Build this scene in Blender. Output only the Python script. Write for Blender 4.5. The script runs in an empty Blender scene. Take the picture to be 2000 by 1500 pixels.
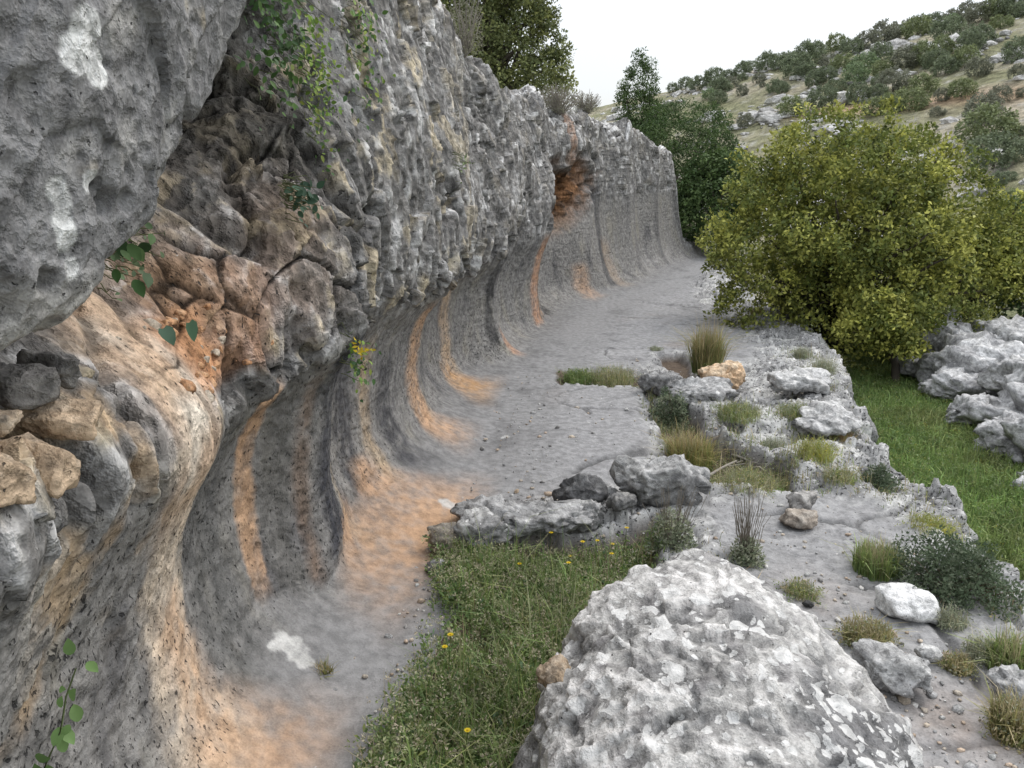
import bpy, bmesh, math, random
import numpy as np
from concurrent.futures import ThreadPoolExecutor
from mathutils import Vector, Matrix

# ------------------------------------------------------------------ camera, sky, sun, exposure
SC = bpy.context.scene
COL = SC.collection
R = math.radians
cam_d = bpy.data.cameras.new("camera")
cam = bpy.data.objects.new("camera", cam_d)
COL.objects.link(cam)
cam.location = (0, 0, 2.0)
cam.rotation_euler = (R(90 - 14.3), 0, 0)
cam_d.sensor_fit = 'HORIZONTAL'
cam_d.angle = 2 * math.atan(1000 / 1570)
cam_d.clip_start, cam_d.clip_end = 0.05, 3000
SC.camera = cam

SUN_EL, SUN_AZ = R(56), R(58)          # azimuth measured from +Y towards +X
world = bpy.data.worlds.new("World")
SC.world = world
world.use_nodes = True
wn, wl = world.node_tree.nodes, world.node_tree.links
wn.clear()
w_out = wn.new("ShaderNodeOutputWorld")
w_sky = wn.new("ShaderNodeTexSky")
w_sky.sky_type = 'NISHITA'
w_sky.sun_disc = False
w_sky.sun_elevation = SUN_EL
w_sky.sun_rotation = SUN_AZ
w_sky.dust_density = 4.0
w_sky.air_density = 1.0
w_b1 = wn.new("ShaderNodeBackground")
w_b1.inputs[1].default_value = 0.05
w_b2 = wn.new("ShaderNodeBackground")          # the even cloud cover
w_b2.inputs[0].default_value = (0.965, 0.985, 1.0, 1)
w_b2.inputs[1].default_value = 0.80
w_add = wn.new("ShaderNodeAddShader")
wl.new(w_sky.outputs[0], w_b1.inputs[0])
wl.new(w_b1.outputs[0], w_add.inputs[0])
# an overcast sky is brighter overhead than at the horizon: L = L0 (1 + 1.4 sin e)
w_tc = wn.new("ShaderNodeTexCoord")
w_sep = wn.new("ShaderNodeSeparateXYZ")
w_mx = wn.new("ShaderNodeMath")
w_mx.operation = 'MAXIMUM'
w_mx.inputs[1].default_value = 0.0
w_ma = wn.new("ShaderNodeMath")
w_ma.operation = 'MULTIPLY_ADD'
w_ma.inputs[1].default_value = 0.56 * 1.4
w_ma.inputs[2].default_value = 0.56
wl.new(w_tc.outputs["Generated"], w_sep.inputs[0])
wl.new(w_sep.outputs[2], w_mx.inputs[0])
wl.new(w_mx.outputs[0], w_ma.inputs[0])
wl.new(w_ma.outputs[0], w_b2.inputs[1])
wl.new(w_b2.outputs[0], w_add.inputs[1])
wl.new(w_add.outputs[0], w_out.inputs[0])

sun_d = bpy.data.lights.new("sun", 'SUN')
sun_d.energy = 0.9
sun_d.angle = R(30)
sun_d.color = (1.0, 0.96, 0.9)
sun = bpy.data.objects.new("sun", sun_d)
COL.objects.link(sun)
_sd = Vector((math.sin(SUN_AZ) * math.cos(SUN_EL), math.cos(SUN_AZ) * math.cos(SUN_EL), math.sin(SUN_EL)))
sun.rotation_euler = _sd.to_track_quat('Z', 'Y').to_euler()
sun.location = (0, 0, 30)

vs = SC.view_settings
vs.view_transform = 'Standard'
vs.look = 'None'
vs.exposure = 0.27
vs.gamma = 1.0
vs.use_curve_mapping = False
SC.cycles.max_bounces = 4
SC.cycles.diffuse_bounces = 3
SC.cycles.transparent_max_bounces = 4
SC.cycles.use_adaptive_sampling = True
SC.cycles.adaptive_threshold = 0.02

# ------------------------------------------------------------------ numeric helpers
rng = np.random.default_rng(7)
_perm = rng.permutation(4096).astype(np.int32)
_g3 = rng.normal(size=(4096, 3)).astype(np.float32)
_g3 /= np.linalg.norm(_g3, axis=1)[:, None]
_gx, _gy, _gz = (np.ascontiguousarray(_g3[:, k]) for k in range(3))
_cell = rng.random((4096, 4)).astype(np.float32)


_pool = ThreadPoolExecutor(4)


def chunked(fn):
    """run a per-point function over slices of the points, on all cores"""
    def run(p, *a):
        n = len(p)
        if n < 20000:
            return fn(p, *a)
        k = 1 << 14
        res = list(_pool.map(lambda i: fn(p[i:i + k], *a), range(0, n, k)))
        if isinstance(res[0], tuple):
            return tuple(np.concatenate([r_[j] for r_ in res]) for j in range(len(res[0])))
        return np.concatenate(res)
    return run


def _h(ix, iy, iz):
    return _perm[(_perm[(_perm[ix & 4095] + iy) & 4095] + iz) & 4095]


@chunked
def pn(p):
    """gradient noise, about -0.7..0.7"""
    p = np.asarray(p, np.float32)
    i = np.floor(p).astype(np.int32)
    f = p - i
    w = f * f * f * (f * (f * 6 - 15) + 10)
    ix, iy, iz = i[:, 0], i[:, 1], i[:, 2]
    fx, fy, fz_ = f[:, 0], f[:, 1], f[:, 2]
    out = np.zeros(len(p), np.float32)
    for dx in (0, 1):
        hx = _perm[(ix + dx) & 4095] + iy
        wx = w[:, 0] if dx else 1 - w[:, 0]
        for dy in (0, 1):
            hy = _perm[(hx + dy) & 4095] + iz
            wxy = wx * (w[:, 1] if dy else 1 - w[:, 1])
            for dz in (0, 1):
                h = _perm[(hy + dz) & 4095]
                d = _gx[h] * (fx - dx) + _gy[h] * (fy - dy) + _gz[h] * (fz_ - dz)
                out += d * wxy * (w[:, 2] if dz else 1 - w[:, 2])
    return out


def fbm(p, sc, octv=4, seed=0.0, gain=0.5, mul=(1, 1, 1)):
    q = np.asarray(p, np.float32) * np.array(mul, np.float32) * sc + seed * 17.31
    a, s, o = 1.0, 0.0, np.zeros(len(q), np.float32)
    for _ in range(octv):
        o += a * pn(q)
        s += a
        a *= gain
        q = q * 2.03 + 11.7
    return o / s * 1.6


def ridged(p, sc, octv=4, seed=0.0, mul=(1, 1, 1), gain=0.5):
    q = np.asarray(p, np.float32) * np.array(mul, np.float32) * sc + seed * 13.7
    a, s, o = 1.0, 0.0, np.zeros(len(q), np.float32)
    for _ in range(octv):
        o += a * (1 - 2.2 * np.abs(pn(q)))
        s += a
        a *= gain
        q = q * 2.07 + 5.3
    return o / s


@chunked
def _worley(q):
    i0 = np.floor(q - .5).astype(np.int32)
    n = len(q)
    f1 = np.full(n, 9, np.float32)
    f2 = np.full(n, 9, np.float32)
    cid = np.zeros(n, np.float32)
    for dx in (0, 1):
        for dy in (0, 1):
            for dz in (0, 1):
                ix, iy, iz = i0[:, 0] + dx, i0[:, 1] + dy, i0[:, 2] + dz
                c = _cell[_h(ix, iy, iz)]
                d = np.sqrt((ix + .15 + .7 * c[:, 0] - q[:, 0]) ** 2 + (iy + .15 + .7 * c[:, 1] - q[:, 1]) ** 2
                            + (iz + .15 + .7 * c[:, 2] - q[:, 2]) ** 2)
                n1 = d < f1
                f2 = np.where(n1, f1, np.minimum(f2, d))
                cid = np.where(n1, c[:, 3], cid)
                f1 = np.where(n1, d, f1)
    return f1.astype(np.float32), f2.astype(np.float32), cid


def worley(p, sc, seed=0.0, mul=(1, 1, 1)):
    """F1, F2 and a random value of the nearest cell"""
    return _worley(np.asarray(p, np.float32) * np.array(mul, np.float32) * sc + seed * 7.77)


@chunked
def _facet(q):
    i0 = np.floor(q - .5).astype(np.int32)
    n = len(q)
    f1 = np.full(n, 9, np.float32)
    out = np.zeros(n, np.float32)
    for dx in (0, 1):
        for dy in (0, 1):
            for dz in (0, 1):
                ix, iy, iz = i0[:, 0] + dx, i0[:, 1] + dy, i0[:, 2] + dz
                h = _h(ix, iy, iz)
                c = _cell[h]
                o0, o1, o2 = q[:, 0] - (ix + .15 + .7 * c[:, 0]), q[:, 1] - (iy + .15 + .7 * c[:, 1]), q[:, 2] - (iz + .15 + .7 * c[:, 2])
                d = o0 * o0 + o1 * o1 + o2 * o2
                n1 = d < f1
                out = np.where(n1, o0 * _gx[h] + o1 * _gy[h] + o2 * _gz[h] + .5 * (c[:, 3] - .5), out)
                f1 = np.where(n1, d, f1)
    return np.sqrt(f1).astype(np.float32), out.astype(np.float32)


def facet(p, sc, seed=0.0, mul=(1, 1, 1)):
    """distance to the cell centre, and tilted broken planes, one for each cell (about -0.6..0.6)"""
    return _facet(np.asarray(p, np.float32) * np.array(mul, np.float32) * sc + seed * 7.77)


def sst(x, a, b):
    t = np.clip((np.asarray(x, np.float64) - a) / (b - a), 0, 1)
    return t * t * (3 - 2 * t)


def pchip(xk, yk, x):
    xk, yk, x = np.asarray(xk, float), np.asarray(yk, float), np.asarray(x, float)
    h = np.diff(xk)
    d = np.diff(yk, axis=0) / (h[:, None] if yk.ndim > 1 else h)
    m = np.zeros_like(yk)
    m[1:-1] = np.where(d[:-1] * d[1:] > 0, 2 * d[:-1] * d[1:] / (d[:-1] + d[1:] + 1e-12), 0)
    m[0], m[-1] = d[0], d[-1]
    k = np.clip(np.searchsorted(xk, x, 'right') - 1, 0, len(xk) - 2)
    t = (x - xk[k]) / h[k]
    hh = h[k]
    if yk.ndim > 1:
        t, hh = t[:, None], hh[:, None]
    return ((2 * t ** 3 - 3 * t ** 2 + 1) * yk[k] + (t ** 3 - 2 * t ** 2 + t) * hh * m[k]
            + (-2 * t ** 3 + 3 * t ** 2) * yk[k + 1] + (t ** 3 - t ** 2) * hh * m[k + 1])


def catmull(yk, x):
    """yk (K, ...) at integer knots, x (M,)"""
    yk = np.asarray(yk, float)
    K = len(yk)
    e = np.concatenate([2 * yk[:1] - yk[1:2], yk, 2 * yk[-1:] - yk[-2:-1]])
    k = np.clip(np.floor(x).astype(int), 0, K - 2)
    t = (x - k).reshape((-1,) + (1,) * (yk.ndim - 1))
    p0, p1, p2, p3 = e[k], e[k + 1], e[k + 2], e[k + 3]
    return 0.5 * (2 * p1 + (p2 - p0) * t + (2 * p0 - 5 * p1 + 4 * p2 - p3) * t ** 2 + (3 * p1 - p0 - 3 * p2 + p3) * t ** 3)


def poly_sd(x, y, poly):
    """signed distance to a polygon, negative inside"""
    P = np.array(poly, float)
    d = np.full(len(x), 1e9)
    ins = np.zeros(len(x), bool)
    for a, b in zip(P, np.roll(P, -1, axis=0)):
        e = b - a
        t = np.clip(((x - a[0]) * e[0] + (y - a[1]) * e[1]) / (e @ e), 0, 1)
        d = np.minimum(d, np.hypot(x - a[0] - t * e[0], y - a[1] - t * e[1]))
        c = (a[1] > y) != (b[1] > y)
        xi = a[0] + (y - a[1]) / (b[1] - a[1] + 1e-12) * e[0]
        ins ^= c & (x < xi)
    return np.where(ins, -d, d)


def mix(a, b, t):
    t = np.asarray(t)[..., None]
    return a * (1 - t) + np.asarray(b) * t


# ------------------------------------------------------------------ mesh helpers
def mesh_np(name, verts, faces=None, tris=None, col=None, masks=None, smooth=True):
    """faces: (n,4) or (n,3) index arrays, col: per vertex rgb, masks: dict of per vertex floats"""
    me = bpy.data.meshes.new(name)
    fl = [np.asarray(a, np.int32) for a in (faces, tris) if a is not None and len(a)]
    verts = np.ascontiguousarray(verts, np.float32)
    me.vertices.add(len(verts))
    me.vertices.foreach_set("co", verts.ravel())
    idx = np.concatenate([a.ravel() for a in fl])
    tot = np.concatenate([np.full(len(a), a.shape[1], np.int32) for a in fl])
    st = np.concatenate([[0], np.cumsum(tot)[:-1]]).astype(np.int32)
    me.loops.add(len(idx))
    me.loops.foreach_set("vertex_index", idx.astype(np.int32))
    me.polygons.add(len(tot))
    me.polygons.foreach_set("loop_start", st)
    me.polygons.foreach_set("use_smooth", np.full(len(tot), smooth, bool))
    me.update(calc_edges=True)
    if col is not None:
        a = me.attributes.new("col", 'FLOAT_COLOR', 'POINT')
        c = np.ones((len(verts), 4), np.float32)
        c[:, :3] = np.clip(col, 0.002, 0.95)
        a.data.foreach_set("color", c.ravel())
    for k, v in (masks or {}).items():
        v = np.asarray(v, np.float32)
        a = me.attributes.new(k, 'FLOAT' if v.ndim == 1 else 'FLOAT_VECTOR', 'POINT')
        a.data.foreach_set("value" if v.ndim == 1 else "vector", v.ravel())
    return me


def link(name, me, mat=None, parent=None, loc=None, label=None, cat=None, group=None, kind=None):
    o = bpy.data.objects.new(name, me)
    COL.objects.link(o)
    if mat is not None and me is not None and not me.materials:
        me.materials.append(mat)
    if parent is not None:
        o.parent = parent
    if loc is not None:
        o.location = loc
    for k, v in (("label", label), ("category", cat), ("group", group), ("kind", kind)):
        if v:
            o[k] = v
    return o


def grid_faces(nu, nv):
    i = np.arange(nu * nv, dtype=np.int32).reshape(nu, nv)
    return np.stack([i[:-1, :-1], i[1:, :-1], i[1:, 1:], i[:-1, 1:]], -1).reshape(-1, 4)


def grid_normals(P):
    du = np.gradient(P, axis=0)
    dv = np.gradient(P, axis=1)
    n = np.cross(du, dv)
    return n / (np.linalg.norm(n, axis=-1, keepdims=True) + 1e-9)


# ------------------------------------------------------------------ materials
def nd(nt, t, **kw):
    n = nt.nodes.new(t)
    for k, v in kw.items():
        setattr(n, k, v)
    return n


def new_mat(name):
    m = bpy.data.materials.new(name)
    m.use_nodes = True
    nt = m.node_tree
    nt.nodes.clear()
    out = nd(nt, "ShaderNodeOutputMaterial")
    b = nd(nt, "ShaderNodeBsdfPrincipled")
    nt.links.new(b.outputs[0], out.inputs[0])
    return m, nt, b


def mathn(nt, op, a, b=None, c=None):
    n = nd(nt, "ShaderNodeMath", operation=op)
    for i, v in enumerate((a, b, c)):
        if v is None:
            continue
        if isinstance(v, (int, float)):
            n.inputs[i].default_value = v
        else:
            nt.links.new(v, n.inputs[i])
    return n.outputs[0]


def mapr(nt, v, a, b, c, d, smooth=True):
    n = nd(nt, "ShaderNodeMapRange")
    n.interpolation_type = 'SMOOTHSTEP' if smooth else 'LINEAR'
    nt.links.new(v, n.inputs[0])
    for i, x in enumerate((a, b, c, d)):
        n.inputs[i + 1].default_value = x
    return n.outputs[0]


def noise_n(nt, co, sc, det=4, rough=0.6):
    n = nd(nt, "ShaderNodeTexNoise")
    nt.links.new(co, n.inputs["Vector"])
    n.inputs["Scale"].default_value = sc
    n.inputs["Detail"].default_value = det
    n.inputs["Roughness"].default_value = rough
    return n.outputs[0]


def mixc(nt, f, a, b, mode='MIX'):
    n = nd(nt, "ShaderNodeMix", data_type='RGBA', blend_type=mode)
    for i, v in ((0, f), (6, a), (7, b)):
        if isinstance(v, (int, float)):
            n.inputs[i].default_value = v
        elif isinstance(v, tuple):
            n.inputs[i].default_value = (*v, 1)
        else:
            nt.links.new(v, n.inputs[i])
    return n.outputs[2]


def attr(nt, name):
    n = nd(nt, "ShaderNodeAttribute", attribute_name=name)
    return n


def rock_material(name, fine=1.0, bump=0.006, lich_scale=9.0, run=False, grain=1.0, crag=1.0, crag_scale=24.0):
    """limestone: colour from the stain map of the rock; grain, black specks painting the shade of small pits and pale lichen crusts on top"""
    m, nt, b = new_mat(name)
    co = nd(nt, "ShaderNodeTexCoord").outputs["Object"]
    c = attr(nt, "col").outputs["Color"]
    pit_a = attr(nt, "pit").outputs["Fac"]
    lic_a = attr(nt, "lich").outputs["Fac"]
    nz = nd(nt, "ShaderNodeTexNoise")
    nt.links.new(co, nz.inputs["Vector"])
    nz.inputs["Scale"].default_value = 15 * fine
    nz.inputs["Detail"].default_value = 4
    nz.inputs["Roughness"].default_value = .62
    n1 = nz.outputs[0]
    n2 = noise_n(nt, co, 120 * fine, 1, 0.6)
    g_ = attr(nt, "gr").outputs["Fac"] if run else None
    va = mathn(nt, 'ADD', mapr(nt, n1, 0.30, 0.70, -.36 * grain, .36 * grain), mapr(nt, n2, 0.25, 0.75, -0.11 * grain, 0.11 * grain))
    if run:
        va = mathn(nt, 'MULTIPLY', va, g_)
    v = mathn(nt, 'ADD', va, 1.0)
    cv = nd(nt, "ShaderNodeVectorMath", operation='SCALE')
    nt.links.new(c, cv.inputs[0])
    nt.links.new(v, cv.inputs["Scale"])
    colr = cv.outputs[0]
    # the shade of small pits painted in as black specks; in the niche they are drawn out down the run of the water
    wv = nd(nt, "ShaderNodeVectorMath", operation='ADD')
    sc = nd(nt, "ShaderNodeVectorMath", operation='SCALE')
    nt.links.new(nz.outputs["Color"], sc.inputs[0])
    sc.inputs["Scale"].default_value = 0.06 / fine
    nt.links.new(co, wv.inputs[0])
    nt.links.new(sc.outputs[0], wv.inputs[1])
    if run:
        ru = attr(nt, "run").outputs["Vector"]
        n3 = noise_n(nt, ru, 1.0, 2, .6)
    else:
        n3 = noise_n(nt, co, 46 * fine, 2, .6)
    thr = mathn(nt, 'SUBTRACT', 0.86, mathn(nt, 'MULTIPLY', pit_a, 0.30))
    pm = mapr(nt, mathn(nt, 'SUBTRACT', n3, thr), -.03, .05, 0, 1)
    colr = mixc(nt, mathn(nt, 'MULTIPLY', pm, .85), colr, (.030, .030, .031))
    # solution hollows with sharp edges between them, darker at the middle, paler at the edges
    if crag > 0:
        mp = nd(nt, "ShaderNodeMapping")
        mp.inputs["Scale"].default_value = (1, 1, .55 if run else 1)
        nt.links.new(wv.outputs[0], mp.inputs["Vector"])
        vk = nd(nt, "ShaderNodeTexVoronoi")
        nt.links.new(mp.outputs[0], vk.inputs["Vector"])
        vk.inputs["Scale"].default_value = crag_scale
        cg = vk.outputs["Distance"]
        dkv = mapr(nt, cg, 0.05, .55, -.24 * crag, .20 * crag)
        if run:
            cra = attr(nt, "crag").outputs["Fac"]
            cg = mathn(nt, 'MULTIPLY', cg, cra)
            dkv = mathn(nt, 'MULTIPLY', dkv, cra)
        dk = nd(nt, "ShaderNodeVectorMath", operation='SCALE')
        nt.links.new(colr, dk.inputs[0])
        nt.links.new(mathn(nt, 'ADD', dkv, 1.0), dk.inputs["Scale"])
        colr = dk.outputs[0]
    # pale lichen rosettes of many sizes
    lm = None
    for k_, (ls, amp) in enumerate(((lich_scale, .72), (lich_scale * 2.3, .60))):
        vo = nd(nt, "ShaderNodeTexVoronoi")
        nt.links.new(wv.outputs[0], vo.inputs["Vector"])
        vo.inputs["Scale"].default_value = ls
        vo.inputs["Randomness"].default_value = .9
        rc = nd(nt, "ShaderNodeSeparateColor")
        nt.links.new(vo.outputs["Color"], rc.inputs[0])
        rr_ = mathn(nt, 'MULTIPLY', lic_a, mapr(nt, rc.outputs[k_], 0, 1, .12 * amp, amp, False))
        sp_ = mathn(nt, 'SUBTRACT', mathn(nt, 'ADD', rr_, mathn(nt, 'MULTIPLY', mathn(nt, 'SUBTRACT', n1, .5), .22)), vo.outputs["Distance"])
        l_ = mapr(nt, sp_, -.012, .030, 0, .92)
        lm = l_ if lm is None else mathn(nt, 'MAXIMUM', lm, l_)
    lm = mathn(nt, 'MULTIPLY', lm, mapr(nt, lic_a, 0.02, 0.12, 0, 1))
    lcol = mixc(nt, mapr(nt, n1, 0.35, 0.65, 0, 1), (0.46, 0.46, 0.455), (0.68, 0.68, 0.67))
    colr = mixc(nt, lm, colr, lcol)
    nt.links.new(colr, b.inputs["Base Color"])
    b.inputs["Roughness"].default_value = 0.95
    b.inputs["Specular IOR Level"].default_value = 0.15
    hgt = mathn(nt, 'SUBTRACT', mathn(nt, 'ADD', mathn(nt, 'MULTIPLY', n1, 2.2), mathn(nt, 'MULTIPLY', n2, .22)), mathn(nt, 'MULTIPLY', pm, 1.4))
    if crag > 0:
        hgt = mathn(nt, 'ADD', hgt, mathn(nt, 'MULTIPLY', cg, 2.6 * crag))
    bp = nd(nt, "ShaderNodeBump")
    bp.inputs["Distance"].default_value = bump
    bp.inputs["Strength"].default_value = 1.0
    if run:
        nt.links.new(g_, bp.inputs["Strength"])
    nt.links.new(mathn(nt, 'ADD', hgt, mathn(nt, 'MULTIPLY', lm, .25)), bp.inputs["Height"])
    nt.links.new(bp.outputs[0], b.inputs["Normal"])
    return m


def leaf_material(name, rough=0.55, trans=0.25, var=0.25):
    m, nt, b = new_mat(name)
    c = attr(nt, "col").outputs["Color"]
    co = nd(nt, "ShaderNodeTexCoord").outputs["Object"]
    n = noise_n(nt, co, 3.0, 3)
    cv = nd(nt, "ShaderNodeVectorMath", operation='SCALE')
    nt.links.new(c, cv.inputs[0])
    nt.links.new(mapr(nt, n, 0.3, 0.7, 1 - var, 1 + var), cv.inputs["Scale"])
    nt.links.new(cv.outputs[0], b.inputs["Base Color"])
    b.inputs["Roughness"].default_value = rough
    b.inputs["Specular IOR Level"].default_value = 0.3
    tr = nd(nt, "ShaderNodeBsdfTranslucent")
    nt.links.new(cv.outputs[0], tr.inputs[0])
    mx = nd(nt, "ShaderNodeMixShader")
    mx.inputs[0].default_value = trans
    nt.links.new(b.outputs[0], mx.inputs[1])
    nt.links.new(tr.outputs[0], mx.inputs[2])
    nt.links.new(mx.outputs[0], nt.nodes["Material Output"].inputs[0])
    return m


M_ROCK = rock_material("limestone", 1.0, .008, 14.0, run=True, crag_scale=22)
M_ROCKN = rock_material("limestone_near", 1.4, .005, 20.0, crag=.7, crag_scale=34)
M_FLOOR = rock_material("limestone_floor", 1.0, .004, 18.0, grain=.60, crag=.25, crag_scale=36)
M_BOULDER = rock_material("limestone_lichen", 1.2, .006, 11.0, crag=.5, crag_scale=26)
M_LEAF = leaf_material("leaves")
M_GRASS = leaf_material("grass_blades", 0.6, 0.3)
M_BARK = leaf_material("bark", 0.9, 0.0)
# ------------------------------------------------------------------ the cliff: cross-sections (s = out from the foot, z) along the wall
# station: foot x, foot y, heading to the right of +Y (deg), 12 knots of the profile above the floor
ST = [
 (-.95, -3.0, 0, [(-.06, .10), (-.10, .30), (-.10, .55), (-.08, .80), (-.02, 1.05), (.02, 1.25), (.00, 1.40), (-.12, 1.60), (-.35, 1.95), (-.5, 2.7), (-.7, 3.6)]),
 (-.95, 0.6, 0, [(-.06, .10), (-.10, .30), (-.10, .55), (-.08, .80), (-.02, 1.05), (.02, 1.25), (.00, 1.40), (-.12, 1.60), (-.35, 1.95), (-.5, 2.7), (-.7, 3.6)]),
 (-.94, 1.3, 0, [(-.06, .10), (-.12, .30), (-.13, .55), (-.11, .80), (-.05, 1.05), (.00, 1.25), (.00, 1.40), (-.12, 1.60), (-.35, 1.95), (-.5, 2.7), (-.7, 3.6)]),
 (-.92, 1.95, 0, [(-.08, .11), (-.17, .28), (-.21, .50), (-.20, .75), (-.13, 1.00), (-.04, 1.22), (-.06, 1.40), (-.22, 1.60), (-.55, 1.88), (-1.10, 2.35), (-.60, 3.3)]),
 (-.89, 2.56, 0, [(-.10, .13), (-.22, .30), (-.28, .55), (-.28, .74), (-.20, .97), (-.08, 1.18), (-.13, 1.38), (-.30, 1.58), (-.72, 1.92), (-1.35, 2.35), (-.52, 3.15)]),
 (-.83, 3.14, 0, [(-.16, .17), (-.22, .37), (-.26, .64), (-.24, .90), (-.18, 1.06), (-.07, 1.20), (-.06, 1.38), (-.16, 1.70), (-.60, 2.03), (-1.40, 2.45), (-.22, 2.92)]),
 (-.75, 3.52, 2, [(-.13, .07), (-.18, .20), (-.23, .45), (-.22, .72), (-.18, 1.02), (-.06, 1.26), (-.03, 1.44), (-.10, 1.75), (-.45, 2.10), (-1.25, 2.50), (-.18, 2.95)]),
 (-.68, 4.07, 3, [(-.16, .13), (-.22, .32), (-.26, .50), (-.26, .70), (-.22, 1.02), (-.10, 1.26), (-.05, 1.46), (-.08, 1.80), (-.30, 2.28), (-.80, 2.68), (-.20, 3.10)]),
 (-.51, 4.88, 5, [(-.21, .14), (-.30, .30), (-.34, .45), (-.34, .65), (-.30, .96), (-.18, 1.20), (-.10, 1.40), (-.12, 1.80), (-.24, 2.35), (-.40, 2.95), (-.50, 3.7)]),
 (-.40, 5.98, 7, [(-.23, .14), (-.37, .32), (-.41, .50), (-.39, .74), (-.32, .99), (-.15, 1.18), (-.04, 1.36), (-.06, 1.80), (-.20, 2.35), (-.34, 2.95), (-.50, 3.62)]),
 (-.21, 8.02, 10, [(-.24, .08), (-.36, .25), (-.38, .42), (-.39, .68), (-.34, .95), (-.18, 1.14), (-.10, 1.30), (-.10, 1.66), (-.18, 2.20), (-.32, 2.80), (-.48, 3.38)]),
 (.22, 9.04, 14, [(-.16, .04), (-.33, .15), (-.43, .33), (-.47, .64), (-.44, .92), (-.33, 1.16), (-.27, 1.36), (-.24, 1.70), (-.28, 2.20), (-.40, 2.70), (-.54, 3.15)]),
 (.64, 11.01, 18, [(-.22, .03), (-.41, .12), (-.47, .28), (-.49, .62), (-.42, .97), (-.30, 1.30), (-.26, 1.60), (-.27, 1.95), (-.33, 2.30), (-.40, 2.70), (-.52, 2.98)]),
 (1.74, 14.02, 24, [(-.24, .10), (-.36, .25), (-.44, .47), (-.50, .78), (-.58, 1.18), (-.60, 1.50), (-.59, 1.78), (-.58, 2.08), (-.60, 2.38), (-.66, 2.74), (-.78, 3.00)]),
 (2.55, 15.2, 26, [(-.30, .04), (-.50, .15), (-.60, .30), (-.70, .58), (-.78, 1.05), (-.84, 1.60), (-.86, 1.85), (-.88, 2.10), (-.90, 2.35), (-.94, 2.66), (-1.02, 2.92)]),
 (3.35, 17.2, 27, [(-.28, .07), (-.46, .22), (-.58, .45), (-.66, .85), (-.70, 1.25), (-.74, 1.70), (-.76, 1.88), (-.78, 2.10), (-.80, 2.35), (-.84, 2.60), (-.92, 2.82)]),
 (4.18, 19.14, 28, [(-.25, .10), (-.45, .28), (-.57, .55), (-.63, .95), (-.67, 1.35), (-.69, 1.70), (-.70, 1.86), (-.71, 2.06), (-.73, 2.28), (-.76, 2.48), (-.84, 2.66)]),
 (4.48, 19.80, 30, [(-.24, .10), (-.43, .27), (-.55, .53), (-.61, .92), (-.65, 1.32), (-.67, 1.66), (-.68, 1.82), (-.69, 2.02), (-.71, 2.22), (-.74, 2.42), (-.82, 2.58)]),
 (4.66, 20.12, 31, [(-.18, .04), (-.30, .10), (-.36, .15), (-.40, .22), (-.42, .30), (-.44, .38), (-.46, .42), (-.48, .46), (-.50, .50), (-.55, .54), (-.65, .60)]),
 (5.70, 22.2, 32, [(-.18, .02), (-.30, .05), (-.36, .08), (-.40, .11), (-.42, .15), (-.44, .19), (-.46, .21), (-.48, .23), (-.50, .25), (-.55, .27), (-.65, .30)]),
]
st_y = np.array([s[1] for s in ST])
st_foot = np.array([(s[0], s[1]) for s in ST])
st_head = np.radians([s[2] for s in ST])
prof = []
for s in ST:
    k = [(.50, 0.0), (.16, .004)] + s[3]
    t = k[-1]
    k += [(t[0] - .5, t[1] + .10), (t[0] - 3.2, t[1] - .25)]
    prof.append(k)
prof = np.array(prof)                        # stations x 15 knots x 2
NK = prof.shape[1]

uy = np.concatenate([np.linspace(-3, 0.75, 24, endpoint=False), np.geomspace(0.75, 22.2, 800)])
foot = np.stack([pchip(st_y, st_foot[:, 0], uy), uy], 1)
head = pchip(st_y, st_head, uy)
Nn = np.stack([np.cos(head), -np.sin(head)], 1)
_pu = pchip(st_y, prof.reshape(len(ST), -1), uy).reshape(len(uy), NK, 2)

TRENCH = [  # soil-filled hollows of the ledge: polygon, depth
 ([(-.44, 4.2), (-.12, 4.34), (.48, 4.34), (.91, 4.56), (.85, 4.01), (.6, 3.57), (.45, 3.29), (.35, 3.05), (.25, 2.67), (.2, 2.0), (.1, 0.3), (-.5, 0.3), (-.58, 2.25), (-.52, 2.61), (-.41, 2.97), (-.41, 3.52)], .13),
 ([(1.3, 7.45), (1.55, 7.09), (1.68, 6.31), (1.79, 5.92), (2.1, 5.57), (1.89, 4.97), (1.35, 4.97), (1.1, 5.25), (1.21, 6.04)], .16),
 ([(.47, 8.5), (1.29, 8.27), (1.4, 7.54), (1.24, 7.79), (.47, 8.0)], .06),
 ([(1.75, 8.0), (1.72, 9.3), (2.0, 9.3), (1.95, 8.0)], .10),
]


def floor_z(x, y):
    p = np.stack([x, y, np.zeros_like(x)], 1)
    return 0.022 * fbm(p, 0.7, 3, 1.0) + 0.012 * fbm(p, 2.4, 3, 2.0)


# --- build the base surface
nv = [110, 210, 300, 60]
vv = np.concatenate([np.linspace(0, 2, nv[0], endpoint=False), np.linspace(2, 7, nv[1], endpoint=False),
                     np.linspace(7, 12, nv[2], endpoint=False), np.linspace(12, 14, nv[3])])
sz = catmull(np.moveaxis(_pu, 1, 0), vv)         # v, u, 2
sz = np.moveaxis(sz, 0, 1)                        # u, v, 2
NU, NV = sz.shape[:2]
U = np.repeat(uy[:, None], NV, 1)
V = np.repeat(vv[None], NU, 0)
P = np.empty((NU, NV, 3))
P[..., 0] = foot[:, None, 0] + sz[..., 0] * Nn[:, None, 0]
P[..., 1] = foot[:, None, 1] + sz[..., 0] * Nn[:, None, 1]
P[..., 2] = sz[..., 1]
CN = grid_normals(P)
if CN[NU // 2, 300, 0] < 0:
    CN = -CN
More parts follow.
